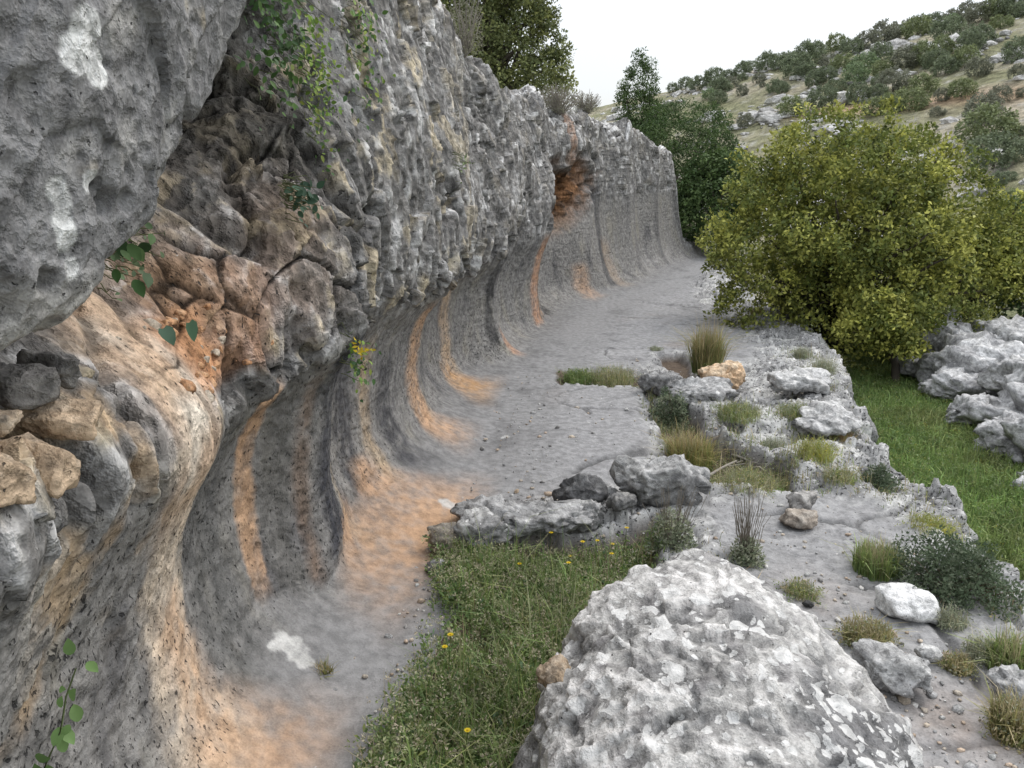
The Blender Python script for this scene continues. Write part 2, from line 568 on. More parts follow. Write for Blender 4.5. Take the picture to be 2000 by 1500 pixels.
# bays and projecting ribs along the wall
_bk = np.array([(-3, 0), (1.6, 0), (2.32, .05), (2.9, -.06), (3.4, -.02), (3.70, .045), (4.35, -.12), (5.4, -.03), (6.05, .05), (7.0, -.09), (8.2, .0), (8.75, .09), (9.8, -.12), (10.95, .17),
                (12.5, -.26), (14.2, .10), (15.2, -.10), (16.3, .10), (17.3, -.10), (18.2, .09), (19.0, -.05), (19.6, 0), (22.2, 0)])
_bo = pchip(_bk[:, 0], _bk[:, 1], uy)
_bm = sst(vv, .9, 3.8)[None] * (1 - sst(vv, 7.6, 9.5)[None] * (1 - .75 * sst(uy, 10, 11.5)[:, None]))
P[..., 0] += (_bo[:, None] * _bm) * Nn[:, None, 0]
P[..., 1] += (_bo[:, None] * _bm) * Nn[:, None, 1]
CN = grid_normals(P)
if CN[NU // 2, 300, 0] < 0:
    CN = -CN
flat = P.reshape(-1, 3)


def up2(a, iu, iv):
    """bilinear upsampling of a coarse field to the full grid"""
    fu, fv = np.arange(NU) / 4.0, np.arange(NV) / 4.0
    fu, fv = np.minimum(fu, a.shape[0] - 1.001), np.minimum(fv, a.shape[1] - 1.001)
    k, l_ = fu.astype(int), fv.astype(int)
    fu, fv = (fu - k)[:, None], (fv - l_)[None]
    r0 = a[k] * (1 - fu) + a[k + 1] * fu
    return (r0[:, l_] * (1 - fv) + r0[:, l_ + 1] * fv)


_iu, _iv = np.arange(0, NU + 3, 4), np.arange(0, NV + 3, 4)
_Pc = P[np.minimum(_iu, NU - 1)][:, np.minimum(_iv, NV - 1)]


def cf_(sc, octv=4, seed=0.0, mul=(1, 1, 1)):
    """fbm of low frequency, computed on every fourth point"""
    a = fbm(_Pc.reshape(-1, 3), sc, octv, seed, mul=mul).reshape(_Pc.shape[:2])
    return up2(a, _iu, _iv).ravel()


def cr_(sc, octv=4, seed=0.0, mul=(1, 1, 1)):
    a = ridged(_Pc.reshape(-1, 3), sc, octv, seed, mul).reshape(_Pc.shape[:2])
    return up2(a, _iu, _iv).ravel()


v1, u1 = V.ravel(), U.ravel()
up = sst(v1, 6.3, 7.6)                           # rough upper face
niche = sst(v1, 1.2, 2.6) * (1 - up)
topm = sst(v1, 11.6, 12.4)
far = sst(u1, 9.5, 12.5)                         # the far wall is fluted, not overhung
upf = up * (1 - .35 * far)
up = up * (1 - .22 * far * (1 - sst(v1, 10.5, 12)))
wx, wy, wz_ = cf_(2.2, 2, 5), cf_(2.2, 2, 6), cf_(2.2, 2, 7)
warp = np.stack([wx, wy, wz_], 1)
f1, f2, cid = worley(flat + .16 * warp, 2.7, 1.0, (1, 1, .75))
g1, g2, gid = worley(flat + .05 * warp, 10.0, 2.0, (1, 1, .6))
crk_zone = np.exp(-((u1 - 3.6) / .70) ** 2) * sst(v1, 6.9, 7.5) * (1 - sst(v1, 9.2, 10.2))
rub_zone = np.exp(-((u1 - 2.72) / .40) ** 2) * sst(v1, 7.4, 7.9) * (1 - sst(v1, 8.7, 9.5))
left_zone = 1 - sst(u1, 1.9, 2.35)
n_lo, n_mid, n_hi = cf_(.9, 3, 30), cf_(3.2, 3, 31), fbm(flat, 11, 3, 32)
d = np.zeros(len(flat))
r9 = ridged(flat + .06 * warp, 7.5, 2, 8, (1, 1, .55))
sl = sst(u1, 3, 8)
h1, fa = facet(flat + .10 * warp, 3.8, 11, (1.15, 1.15, .50))
h2, fb = facet(flat + .05 * warp, 9.5, 12, (1.1, 1.1, .38))
k1_, k2_, kid = worley(flat + .045 * warp, 15, 13, (1, 1, .42))
scal = (k1_ - .5)                                 # scalloped solution hollows with sharp edges between
d += upf * (0.085 * cf_(1.1, 3, 3) + .075 * cr_(2.2, 3, 4, (1.2, 1.2, .34)) - .04)
apron_ = 1 - sst(v1, .7, 2.7)
r14 = ridged(flat + .04 * warp, 15, 2, 28, (1, 1, .40)) - .45
rmod = .35 + 1.0 * sst(cf_(1.3, 2, 23), -.45, .45)          # some faces smooth, some deeply weathered
fis = cr_(1.3, 1, 24, (1.5, 1.5, .30))
fis2 = cr_(3.1, 1, 25, (1.3, 1.3, .42))
d += up * (.066 * fa * (1 - .25 * far) * (.5 + .5 * sst(u1, 3.0, 4.2)) + rmod * (.022 * fb + .011 * scal + .006 * (kid - .5) + .014 * r14))
d -= up * (.10 * sst(fis, .90, .985) + .05 * sst(fis2, .90, .98) * (1 - .5 * far))
b1_, _, bid_ = worley(flat + .06 * warp, 3.4, 26, (1, 1, .8))
d -= up * .10 * (1 - sst(b1_, .06, .30)) * (bid_ > .72) * (1 - .6 * far)
d += up * .09 * cf_(.55, 2, 27)
d += up * (.012 * r9 + .008 * fbm(flat, 22, 2, 9) - .006)
ckl = (1 - sst(f2 - f1, .012, .055)) * np.clip(1.4 * crk_zone + 1.0 * sst(n_lo, .25, .4), 0, 1)
d -= (up * .020 + crk_zone * .050) * ckl
d += far * up * .035 * cr_(1.5, 3, 11, (1.6, 1.6, .18))
d += niche * (.020 * cf_(2.0, 3, 12, mul=(1, 1, .35)) + .004 * cr_(6.5, 2, 13, (1, 1, .4)) + .008 * fbm(flat, 30, 2, 14))
pitf1, _, pitid = worley(flat, 24, 5.0, (1, 1, .7))
holes = (1 - sst(pitf1, .04, .34)) * (pitid > .50)
d -= (niche * .016 + up * .018) * holes * sst(cf_(2.2, 2, 15), -.25, .15)
d += left_zone * sst(v1, 3.0, 5.5) * (1 - up) * (.035 * cf_(3.5, 3, 16) + .012 * (gid - .5))
sm_ = np.clip(np.exp(-((u1 - 2.3) / .36) ** 4) * sst(v1, 5.4, 6.4) * (1 - sst(v1, 9.0, 9.8)), 0, 1)
d *= 1 - .72 * sm_
d *= 1 - .50 * np.exp(-((u1 - 2.7) / .75) ** 4) * sst(v1, 7, 8) * (1 - sst(v1, 9.8, 10.8))
d += niche * (1 - .4 * apron_) * (.006 * fb * rmod + .007 * scal * rmod + .004 * r9)
d += topm * .04 * cf_(2.5, 3, 17)
# the iron-stained hollow in the far wall and the dark recess behind the near block
cave = np.exp(-(((u1 - 12.9 - 1.0 * (flat[:, 2] - 1.7) + .45 * n_mid) / 1.35) ** 2 + ((flat[:, 2] - 1.70 + .25 * n_mid + .15 * n_lo) / .56) ** 2) ** 2.0) * sst(v1, 4, 5.5)
d += .10 * cave * fa
d -= .55 * cave * (.8 + .7 * cf_(3.5, 3, 18))
d *= sst(v1, 0.6, 2.2) * (1 - .5 * sst(u1, 20.2, 21))
skirt = sst(-v1, -.9, -.0)
Pd = flat + CN.reshape(-1, 3) * d[:, None]
lip_sag = np.exp(-((v1 - 7.2) / .55) ** 2) * (1 - far)
Pd[:, 2] += lip_sag * (.07 * cf_(2.6, 3, 19, mul=(1, 1, .2)) + .03 * cf_(8, 2, 20))
wfl = 1 - sst(v1, 0, 3.2)
Pd[:, 2] += wfl * floor_z(flat[:, 0], flat[:, 1]) + .004 * wfl * (sst(v1, 0, .8)) * fbm(flat, 12, 1, 21)
# ragged skyline of the top edge
sky = np.exp(-((v1 - 12) / .8) ** 2) * sst(u1, 5.5, 8) * (1 - sst(u1, 19.6, 20))
blk = np.repeat(worley(np.stack([uy * .9, 0 * uy, 0 * uy], 1), 1.0, 9.0)[2] - .5, NV)
Pd[:, 2] += sky * (.55 * blk + .20 * cf_(2.0, 3, 22) + .30 * np.repeat(ridged(np.stack([uy, 0 * uy, 0 * uy], 1), .8, 3, 29) - .5, NV))

# --- the colour of the stone
grey = np.array((.150, .150, .150))
c = np.repeat(grey[None], len(flat), 0)
_vs = fbm(np.stack([U[::1, ::8].ravel(), 0 * U[:, ::8].ravel(), V[:, ::8].ravel() * .10], 1), 5.0, 3, 33).reshape(NU, -1)
vst = np.repeat(_vs, 8, 1)[:, :NV].ravel()                      # stripes running down the niche
# upper face: mid grey, paler ribs, ochre in the breaks
edge_ = .9 * scal + .5 * fb + .25 * n_hi + .25 * n_mid          # weathered edges pale, hollows dark
cu = mix(np.repeat(np.array([(.165, .161, .157)]), len(flat), 0), (.36, .36, .362), sst(edge_, -.05, .5))
cu = mix(cu, (.40, .345, .245), .75 * sst(cf_(2.6, 3, 34) + .5 * fa + .35 * n_hi + .5 * (kid - .5), .12, .5) * (1 - .8 * sst(u1, 5, 9)))
cu *= (1 + .34 * (cid - .5) + .42 * (kid - .5) + .30 * (gid - .5))[:, None]
cu = mix(cu, (.085, .085, .088), .75 * sst(-edge_ - .3 * n_lo, .12, .6))
cu = mix(cu, (.56, .56, .56), .9 * sst(cf_(4.5, 2, 35) + .9 * edge_ + .4 * (kid - .5) + .35 * topm + .22 * far * sst(flat[:, 2], 1.6, 2.6), .50, .75))
c = mix(c, cu, up)
# niche: blue-grey, darker stripes
cn = mix(np.repeat(np.array([(.215, .210, .203)]), len(flat), 0), (.125, .123, .125), sst(vst, .05, .5))
cn = mix(cn, (.25, .235, .195), .6 * sst(-vst, .1, .55))
cn = mix(cn, (.27, .265, .26), .5 * sst(n_mid, .1, .6))
c = mix(c, cn, niche)
# floor apron: paler
apron = (1 - sst(v1, .7, 2.7))
cf = mix(np.repeat(np.array([(.235, .235, .238)]), len(flat), 0), (.15, .15, .152), sst(n_mid, .0, .6))
c = mix(c, cf, apron)

OCH = np.array((.46, .30, .19))
TAN = np.array((.45, .33, .22))
RED = np.array((.37, .215, .135))


def streak(u0, w, va, vb, colr, amp=.9, fan=0.0, soft=.35, fanv=2.6, wob=.5, lean=0.0):
    """a stain running down the cross-section at u0"""
    global c
    ka, kb = np.searchsorted(uy, (u0 - 2.2 * (w + fan) - .2, u0 + 2.2 * (w + fan) + .2))
    sl = slice(ka * NV, kb * NV)
    wv = fbm(np.stack([vv * .5, np.full_like(vv, u0), np.zeros_like(vv)], 1), 1.6, 3, u0)
    V_ = v1[sl]
    uw = u1[sl] - u0 - lean * (V_ - 4) + wob * w * np.tile(wv, kb - ka)
    ww = w * (1 + .35 * n_mid[sl]) + fan * (1 - sst(V_, .6, fanv))
    a = 1 - sst(np.abs(uw) / ww, 1 - soft, 1 + soft)
    a *= sst(V_, va - .35, va + .45) * (1 - sst(V_, vb - .35, vb + .35))
    a *= np.clip(.80 + .85 * n_hi[sl] + .45 * n_mid[sl], .08, 1)
    c[sl] = mix(c[sl], colr, a * amp)


# dark water stripes first
streak(3.76, .15, 2.6, 7.3, (.048, .050, .060), .92)
streak(4.50, .13, 2.0, 6.6, (.062, .063, .070), .85, fan=.1)
streak(5.25, .16, 1.6, 5.6, (.062, .063, .070), .85, fan=.1)
streak(6.7, .30, 3.0, 6.6, (.085, .085, .09), .75)
streak(8.75, .10, 3.0, 6.5, (.035, .035, .037), .9)
streak(11.75, .16, 2.2, 6.0, (.035, .033, .032), .85, fan=.25)
streak(14.75, .22, 2.2, 8.5, (.060, .060, .064), .85, fan=.25)
streak(16.6, .16, 2.2, 9.0, (.080, .080, .084), .6, fan=.2)
streak(18.3, .2, 2.2, 9.0, (.080, .080, .084), .6, fan=.2)
streak(2.80, .19, 1.8, 6.8, (.115, .116, .114), .85, soft=.5)
streak(3.33, .10, 2.4, 6.8, (.105, .102, .095), .7, soft=.6)
# iron and calcite streaks
streak(2.34, .20, 1.6, 6.6, (.58, .49, .39), .95, fan=.08, soft=.35)
streak(2.40, .12, .8, 4.6, OCH, .8, fan=.20, soft=.8, fanv=3.4)
streak(3.13, .066, 2.6, 7.0, OCH, .95, soft=.3, wob=.7)
streak(3.50, .045, 2.4, 6.5, (.20, .13, .085), .6, soft=.8)
streak(4.06, .055, 1.6, 6.2, (.34, .29, .215), .6, fan=.08, soft=.9)
streak(4.86, .085, 2.0, 6.2, (.40, .31, .21), .8, soft=.7)
streak(4.60, .12, .5, 3.2, OCH, .85, fan=.40, soft=.8, fanv=3.0)
streak(4.0, .14, .6, 2.9, (.44, .28, .17), .75, fan=.40, soft=.8, fanv=3.0)
streak(5.92, .13, 1.9, 6.6, OCH * .98, .95, fan=.05, soft=.6)
streak(6.05, .08, 1.3, 3.2, OCH, .75, fan=.28, soft=.8, fanv=3.0)
streak(7.75, .13, 2.2, 6.4, TAN, .8, soft=.7)
streak(7.55, .10, 1.2, 3.0, (.46, .28, .14), .85, fan=.40, soft=.8, fanv=2.9)
streak(9.05, .09, 1.9, 3.9, RED * 1.1, .75, soft=.6)
streak(10.95, .20, 2.4, 6.8, RED * 1.15, .9)
streak(11.38, .14, 2.8, 6.8, OCH * .8, .8)
streak(11.12, .05, 2.6, 6.8, (.10, .07, .045), .8)
streak(13.6, .20, 1.6, 4.4, OCH, .6, fan=.2, soft=.6)
streak(15.1, .20, 2.0, 5.6, TAN * .8, .45, fan=.2, soft=.6)
streak(13.55, .12, 9.6, 12.0, RED, .6)
# iron-stained hollow, rubble bay, brown wall around the recess, tan rubble at the near end
c = mix(c, mix(np.repeat(np.array([(.21, .110, .055)]), len(flat), 0), (.060, .036, .022), sst(n_mid + .7 * (kid - .5) + .5 * n_hi, -.20, .35)), np.clip(1.25 * cave - .05, 0, 1) ** .7)
rub = rub_zone * np.clip(.55 + 1.1 * n_mid, 0, 1)
c = mix(c, mix(np.repeat(np.array([(.46, .24, .125)]), len(flat), 0), (.33, .15, .07), sst(n_hi, -.1, .5)), np.clip(1.3 * rub, 0, .95))
ramp = np.exp(-((u1 - 2.30) / .22) ** 4) * sst(v1, 5.6, 6.6) * (1 - sst(v1, 9.4, 10.2))
c = mix(c, mix(np.repeat(np.array([(.54, .40, .29)]), len(flat), 0), (.58, .53, .46), sst(n_mid, .0, .5)), .9 * ramp)
brn = np.exp(-((u1 - 3.0) / .6) ** 2) * sst(v1, 7.6, 8.6) * (1 - sst(v1, 10.2, 11.2))
c = mix(c, (.22, .135, .075), np.clip(.9 * brn * (.4 + 1.2 * cf_(2.0, 3, 36)), 0, .8))
tl = left_zone * sst(v1, 4.9, 5.6) * sst(cf_(4.2, 4, 37), .0, .4)
c = mix(c, mix(np.repeat(np.array([(.42, .31, .20)]), len(flat), 0), (.47, .44, .39), sst(gid, .3, .8)), .9 * tl)
c = mix(c, (.30, .19, .11), .6 * left_zone * np.clip(1 - sst(v1, 1.2, 3.5), 0, 1) * sst(n_lo, -.1, .4) * sst(u1, 1.6, 2.0))
for (qx, qy, qz, qr) in ((-.93, 3.02, .17, .05), (-.90, 2.98, .12, .06), (-.86, 2.95, .09, .05), (-.37, 4.72, .03, .10), (-.06, 6.15, .01, .05), (-.12, 6.0, .01, .04)):
    e = np.sqrt((flat[:, 0] - qx) ** 2 + (flat[:, 1] - qy) ** 2 + ((flat[:, 2] - qz) * .7) ** 2)
    c = mix(c, (.48, .48, .47), .8 * (1 - sst(e + .09 * n_hi + .06 * n_mid, qr * .7, qr * 1.1)))
rec = np.exp(-((u1 - 3.55) / .62) ** 4) * sst(v1, 9.2, 10.2) * (1 - sst(v1, 11.6, 12.2))  # recess: its shade painted into the colour, together with organic stain
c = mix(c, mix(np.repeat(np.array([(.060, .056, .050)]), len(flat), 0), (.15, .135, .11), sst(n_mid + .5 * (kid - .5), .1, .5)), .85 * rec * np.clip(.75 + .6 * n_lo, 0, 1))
# darker in the joints, fissures and holes
c *= (1 - .55 * up * sst(fis, .92, .985) - .35 * niche * holes)[:, None].clip(.2, 1)
c *= np.clip(1 - .85 * up * ckl - .5 * up * holes, .1, 1)[:, None]
lich = up * np.clip(.00 + .20 * n_lo + .30 * topm + .04 * far, 0, .4) * (1 - .8 * rub_zone) * (1 - cave)
lich += apron * .10 * (cf_(1.1, 2, 38) > .25)
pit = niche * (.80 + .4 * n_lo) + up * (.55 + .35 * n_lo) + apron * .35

arc = np.concatenate([np.zeros((NU, 1)), np.cumsum(np.linalg.norm(np.diff(P, axis=1), axis=2), 1)], 1)
fc = grid_faces(NU, NV)
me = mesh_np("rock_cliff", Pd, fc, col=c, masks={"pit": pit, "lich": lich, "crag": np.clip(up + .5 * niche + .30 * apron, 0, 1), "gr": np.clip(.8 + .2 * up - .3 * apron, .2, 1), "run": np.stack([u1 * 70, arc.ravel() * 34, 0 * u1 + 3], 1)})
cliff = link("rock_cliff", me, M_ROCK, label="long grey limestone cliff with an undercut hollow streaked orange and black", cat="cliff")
# ------------------------------------------------------------------ the ledge in front of the cliff
EDGE = [(2.75, -3), (2.75, 1.5), (2.52, 3.21), (2.60, 3.78), (2.66, 4.1), (2.83, 4.88), (2.70, 5.51), (2.83, 6.04), (3.04, 7.09),
        (3.72, 8.9), (4.13, 11.43), (4.25, 13.71), (4.90, 19.14), (5.40, 22.0), (6.3, 26)]
ex = np.array([e[0] for e in EDGE])
ey = np.array([e[1] for e in EDGE])
se = np.full(len(uy), 3.0)
for _ in range(6):
    yy = foot[:, 1] + se * Nn[:, 1]
    se = (np.interp(yy, ey, ex) - foot[:, 0]) / Nn[:, 0]
_q = np.stack([uy, np.zeros_like(uy), np.zeros_like(uy)], 1)
se = np.maximum(se + .16 * (worley(_q, 1.6, 3.0)[2] - .5) + .07 * fbm(_q, 3, 3, 40), .75)
NS, ND = 230, 46
t = np.linspace(0, 1, NS)
S = .5 + (se[:, None] - .5) * t[None]
L = np.zeros((NU, NS + ND, 3))
L[:, :NS, 0] = foot[:, None, 0] + S * Nn[:, None, 0]
L[:, :NS, 1] = foot[:, None, 1] + S * Nn[:, None, 1]
dn = np.linspace(0, 1, ND + 1)[1:]
L[:, NS:, 0] = L[:, NS - 1:NS, 0] + (.05 * np.sin(dn * 1.57) + .10 * dn)[None] * Nn[:, None, 0]
L[:, NS:, 1] = L[:, NS - 1:NS, 1] + (.05 * np.sin(dn * 1.57) + .10 * dn)[None] * Nn[:, None, 1]
L[:, NS:, 2] = -.85 * dn[None] ** 1.15
lf = L.reshape(-1, 3)
x, y = lf[:, 0].copy(), lf[:, 1].copy()
side = sst(-lf[:, 2], .0, .15)
dist_e = np.repeat(se[:, None], NS + ND, 1)
dist_e[:, :NS] -= S
dist_e[:, NS:] = 0
dist_e = dist_e.ravel()
sfoot = np.concatenate([S, np.repeat(se[:, None], ND, 1)], 1).ravel()
p2 = np.stack([x, y, lf[:, 2]], 1)
fz = floor_z(x, y) * (1 - side)
wob = .13 * fbm(p2, 1.9, 3, 41) + .04 * fbm(p2, 8, 2, 42)
soil = np.zeros(len(x))
trim = np.zeros(len(x))
for poly, dep in TRENCH:
    m_ = 1 - sst(poly_sd(x, y, poly) + wob, -.05, .035)
    fz -= dep * m_ * (1 - side)
    soil = np.maximum(soil, m_)
    trim = np.maximum(trim, np.exp(-((poly_sd(x, y, poly) + wob - .07) / .085) ** 2))
# the rim and the steps between the benches are broken and pale
inner = [(-.41, 4.63), (.63, 5.16), (1.09, 5.57), (1.33, 6.45), (1.36, 7.45)]
PLAT = [(-1, -3), (-.45, -3), (-.55, 2.3), (-.43, 3.0), (-.43, 4.55), (.63, 5.10), (1.10, 5.55), (1.30, 6.45), (1.30, 7.5), (.8, 8.3), (1.55, 8.6), (2.4, 8.4), (2.9, 9.2), (3.2, 11), (3.3, 14), (4.3, 19), (4.3, 23), (-1, 23)]
psd = poly_sd(x, y, PLAT) + .26 * fbm(p2, 1.5, 3, 43) + .06 * fbm(p2, 6, 2, 43.5)
smooth2 = 1 - sst(poly_sd(x, y, [(1.15, 4.75), (2.1, 4.85), (2.45, 4.3), (2.2, 3.2), (2.2, 1.5), (1.3, 1.5), (1.2, 3.2)]) + wob, -.15, .25)   # bare bench on the right
rough = sst(psd, -.22, .15) * (1 - soil) * (1 - .85 * smooth2)
rough = np.maximum(rough, (1 - sst(dist_e, .12, .45)) * .9 * (1 - soil))
rim_ = np.exp(-(psd / .11) ** 2) * (1 - soil) * (1 - .6 * smooth2)
rough = np.maximum(rough, .85 * rim_)
rough = np.maximum(rough, .8 * trim * (1 - soil) * sst(x, .2, .7))
rough = np.maximum(rough, side)
ln, lm, lh = fbm(p2, .9, 3, 55), fbm(p2, 3.4, 4, 56), fbm(p2, 13, 4, 57)
p3 = p2 + .10 * np.stack([fbm(p2, 3, 2, 44), fbm(p2, 3, 2, 45), 0 * x], 1)
a1, a2, aid = worley(p3, 2.3, 6.0, (1, 1, 1))
b1, b2, bid = worley(p3, 6.5, 7.0)
_, fa2 = facet(p3, 2.6, 14)
_, fb2 = facet(p3, 7.5, 15)
s1_, _, sid = worley(p3, 13, 16)
rz = .10 * (aid - .45) + .055 * fa2 + .028 * (bid - .5) + .028 * fb2 + .022 * (s1_ - .5) + .018 * (sid - .5) + .012 * fbm(p2, 20, 3, 47)
rz -= .05 * (1 - sst(a2 - a1, 0, .06)) * sst(ln, -.1, .2)
rz += .05 * sst(psd, -.05, .5) - .03
fz += rough * rz * (1 - .5 * side)
fz += (1 - rough) * (.005 * fbm(p2, 16, 3, 48) + .014 * fbm(p2, 1.6, 2, 49) + .010 * facet(p3, 4.0, 17)[1] * sst(ln, -.2, .4))
# a few thin cracks across the smooth bench
k1, k2, _ = worley(p2 + .25 * np.stack([fbm(p2, 1.3, 3, 50), fbm(p2, 1.3, 3, 51), 0 * x], 1), .8, 8.0)
crack = (1 - sst(k2 - k1, 0, .030)) * sst(fbm(p2, 1.0, 2, 52), -.15, .05) * (1 - soil)
fz -= .028 * crack * (1 - side)
seam = sst(sfoot, .5, .72)
fz = floor_z(x, y) * (1 - seam) * (1 - side) + fz * seam
lf2 = lf.copy()
lf2[:, 2] += fz
out = side * (.16 * (aid - .5) + .10 * fbm(p2, 3.2, 3, 53) + .03 * fbm(p2, 12, 3, 54) - .07 * (1 - sst(a2 - a1, 0, .1)))
nn = np.repeat(Nn[:, None], NS + ND, 1).reshape(-1, 2)
lf2[:, 0] += nn[:, 0] * out
lf2[:, 1] += nn[:, 1] * out
lc = mix(np.repeat(np.array([(.265, .265, .270)]), len(x), 0), (.150, .150, .154), sst(lm, .0, .6))
lc = mix(lc, (.34, .34, .34), .5 * sst(ln, .15, .6))
lc = mix(lc, (.50, .50, .49), .8 * sst(fbm(p2, 2.2, 3, 58.5, mul=(1.0, .45, 1)) + .5 * lh, .55, .72))
lc = mix(lc, (.12, .118, .12), .55 * sst(fbm(p2, 1.7, 4, 58.7, mul=(.5, 1.2, 1)), .30, .6))
lc = mix(lc, (.20, .165, .14), .5 * sst(fbm(p2, .8, 3, 58), .2, .6))
cr = mix(np.repeat(np.array([(.30, .30, .30)]), len(x), 0), (.50, .50, .49), sst(lm + .6 * (s1_ - .5) + .5 * fb2, -.05, .40))
cr = mix(cr, (.17, .17, .17), .8 * sst(-.5 * lh - .5 * lm - .9 * (s1_ - .5) - .5 * fb2, .12, .5))
lc = mix(lc, cr, np.clip(rough, 0, 1))
lc = mix(lc, (.21, .21, .215), .8 * side * sst(-lf[:, 2], .1, .3))
# iron wash below the streaks of the niche, warm wash on the near bench
for (qx, qy, r_, a_) in ((-.22, 4.65, .36, .85), (-.38, 4.2, .32, .9), (-.45, 3.75, .26, .8), (-.15, 6.2, .22, .45), (.12, 7.4, .30, .3), (1.75, 2.45, .35, .30), (1.5, 3.65, .22, .2), (2.0, 2.7, .3, .15)):
    w_ = np.exp(-((x - qx) ** 2 + (y - qy) ** 2) / r_ ** 2) * np.clip(.7 + .9 * lm, 0, 1)
    lc = mix(lc, (.43, .285, .19), a_ * w_ * np.clip(.75 + .9 * lh, .1, 1) * (1 - side))
lc = mix(lc, (.085, .060, .040), soil * .92)
lc = mix(lc, (.05, .05, .05), .7 * crack)
# the stain of the apron carries on without a break
lich2 = np.clip(rough * (.42 + .30 * ln), 0, .65) * (1 - .6 * side)
lich2 = np.maximum(lich2, .16 * (fbm(p2, 1.4, 2, 59) > .28) * (1 - soil))
cl0 = c.reshape(NU, NV, 3)[:, 0]
blend = (1 - sst(sfoot, .5, .95))
lc = mix(lc, np.repeat(cl0[:, None], NS + ND, 1).reshape(-1, 3), blend * (1 - soil))
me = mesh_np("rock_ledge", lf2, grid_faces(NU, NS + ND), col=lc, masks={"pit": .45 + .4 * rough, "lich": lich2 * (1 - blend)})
ledge = link("rock_ledge", me, M_FLOOR, kind="structure")

# ------------------------------------------------------------------ the ground sheet: gully, far hillside, plateau behind the cliff
def wall_s(x, y):
    """signed distance out from the cliff foot"""
    fx = np.interp(y, uy, foot[:, 0])
    hd = np.interp(y, uy, head)
    return (x - fx) * np.cos(hd)


def ground_z(x, y):
    x = np.asarray(x, float)
    y = np.asarray(y, float)
    p = np.stack([x, y, np.zeros_like(x)], 1)
    r_ = np.hypot(x, y)
    hill = 2 + .302 * (x - 25) + .155 * (y - 33)
    # beyond the skyline the hill falls away
    over = (x - 56) * .592 + (y - 95) * .806
    hill = hill - .0075 * np.maximum(over + 6, 0) ** 2 - .2 * np.maximum(over, 0)
    hill += (1.1 * fbm(p, .06, 3, 60) + .35 * fbm(p, .3, 3, 61)) * sst(r_, 18, 45)
    base = -.55 + .06 * fbm(p, .5, 2, 62)
    k = 1.2
    z = np.log(np.exp(np.clip(hill / k, -40, 40)) + np.exp(base / k)) * k - .05
    z = np.where(r_ < 14, base, np.where(r_ < 22, base + (z - base) * (r_ - 14) / 8, z))
    z = np.maximum(z, -30)
    s = wall_s(x, y)
    back = sst(-s, 1.4, 2.6) * (1 - sst(y, 18, 23))
    tp = np.interp(y, [-3, 6, 11, 15, 19, 21], [3.3, 3.2, 2.75, 2.55, 2.1, .2]) + .10 * np.maximum(-s - 2.5, 0) ** .9
    under = (1 - sst(s, 2.0, 2.6)) * (1 - back) * (s < 2.7) * (1 - sst(y, 20, 23))
    z = np.where(under > 0, z - .9 * under, z)
    z = z * (1 - back) + np.minimum(tp, 12) * back
    return z


ang = np.concatenate([np.radians(np.linspace(-180, -40, 60, endpoint=False)), np.radians(np.linspace(-40, 40, 420, endpoint=False)), np.radians(np.linspace(40, 180, 60))])
rad = np.concatenate([np.linspace(.3, 3, 8, endpoint=False), np.geomspace(3, 150, 330, endpoint=False), np.geomspace(150, 900, 24)])
A, RR = np.meshgrid(ang, rad, indexing='ij')
gx, gy = (np.sin(A) * RR).ravel(), (np.cos(A) * RR).ravel()
gz = ground_z(gx, gy)
gp = np.stack([gx, gy, gz], 1)
gn, gm = fbm(gp, .12, 3, 63), fbm(gp, .8, 4, 64)
near = 1 - sst(np.hypot(gx, gy), 14, 24)
gc = mix(np.repeat(np.array([(.225, .225, .135)]), len(gx), 0), (.38, .34, .26), sst(gn, -.15, .4))
gc = mix(gc, (.44, .43, .40), .85 * sst(gm + .4 * gn, .12, .5))
trk = np.exp(-((gz - (7.2 + .012 * (gx - 30))) / .55) ** 2) * sst(gx, 18, 26) * (gy > 20)
gc = mix(gc, (.44, .30, .20), .8 * trk)
gc = mix(gc, (.095, .120, .045), near)
me = mesh_np("ground", gp, grid_faces(len(ang), len(rad)), col=gc, masks={"pit": 0 * gx, "lich": 0 * gx})
M_SOIL = rock_material("earth", .12, .03)
ground = link("ground", me, M_SOIL, kind="structure")
# ------------------------------------------------------------------ loose rocks: rounded, broken polyhedra
_ico = {}


def ico(n):
    if n not in _ico:
        bm = bmesh.new()
        bmesh.ops.create_icosphere(bm, subdivisions=n, radius=1)
        v = np.array([q.co for q in bm.verts])
        f = np.array([[q.index for q in a.verts] for a in bm.faces])
        bm.free()
        _ico[n] = (v / np.linalg.norm(v, axis=1)[:, None], f)
    return _ico[n]


def hull_planes(pts, ctr):
    bm = bmesh.new()
    for p in pts:
        bm.verts.new(p)
    bmesh.ops.convex_hull(bm, input=bm.verts)
    pl = []
    for f in bm.faces:
        n = np.array(f.normal)
        if np.linalg.norm(n) < .5:
            continue
        dd = n @ (np.array(f.verts[0].co) - ctr)
        if dd < 0:
            n, dd = -n, -dd
        if dd > 1e-3:
            pl.append((n, dd))
    bm.free()
    return pl


def star(dirs, planes, p=16):
    acc = np.zeros(len(dirs))
    for n, dd in planes:
        acc += np.maximum(dirs @ n / dd, 0) ** p
    return 1 / np.maximum(acc, 1e-12) ** (1 / p)


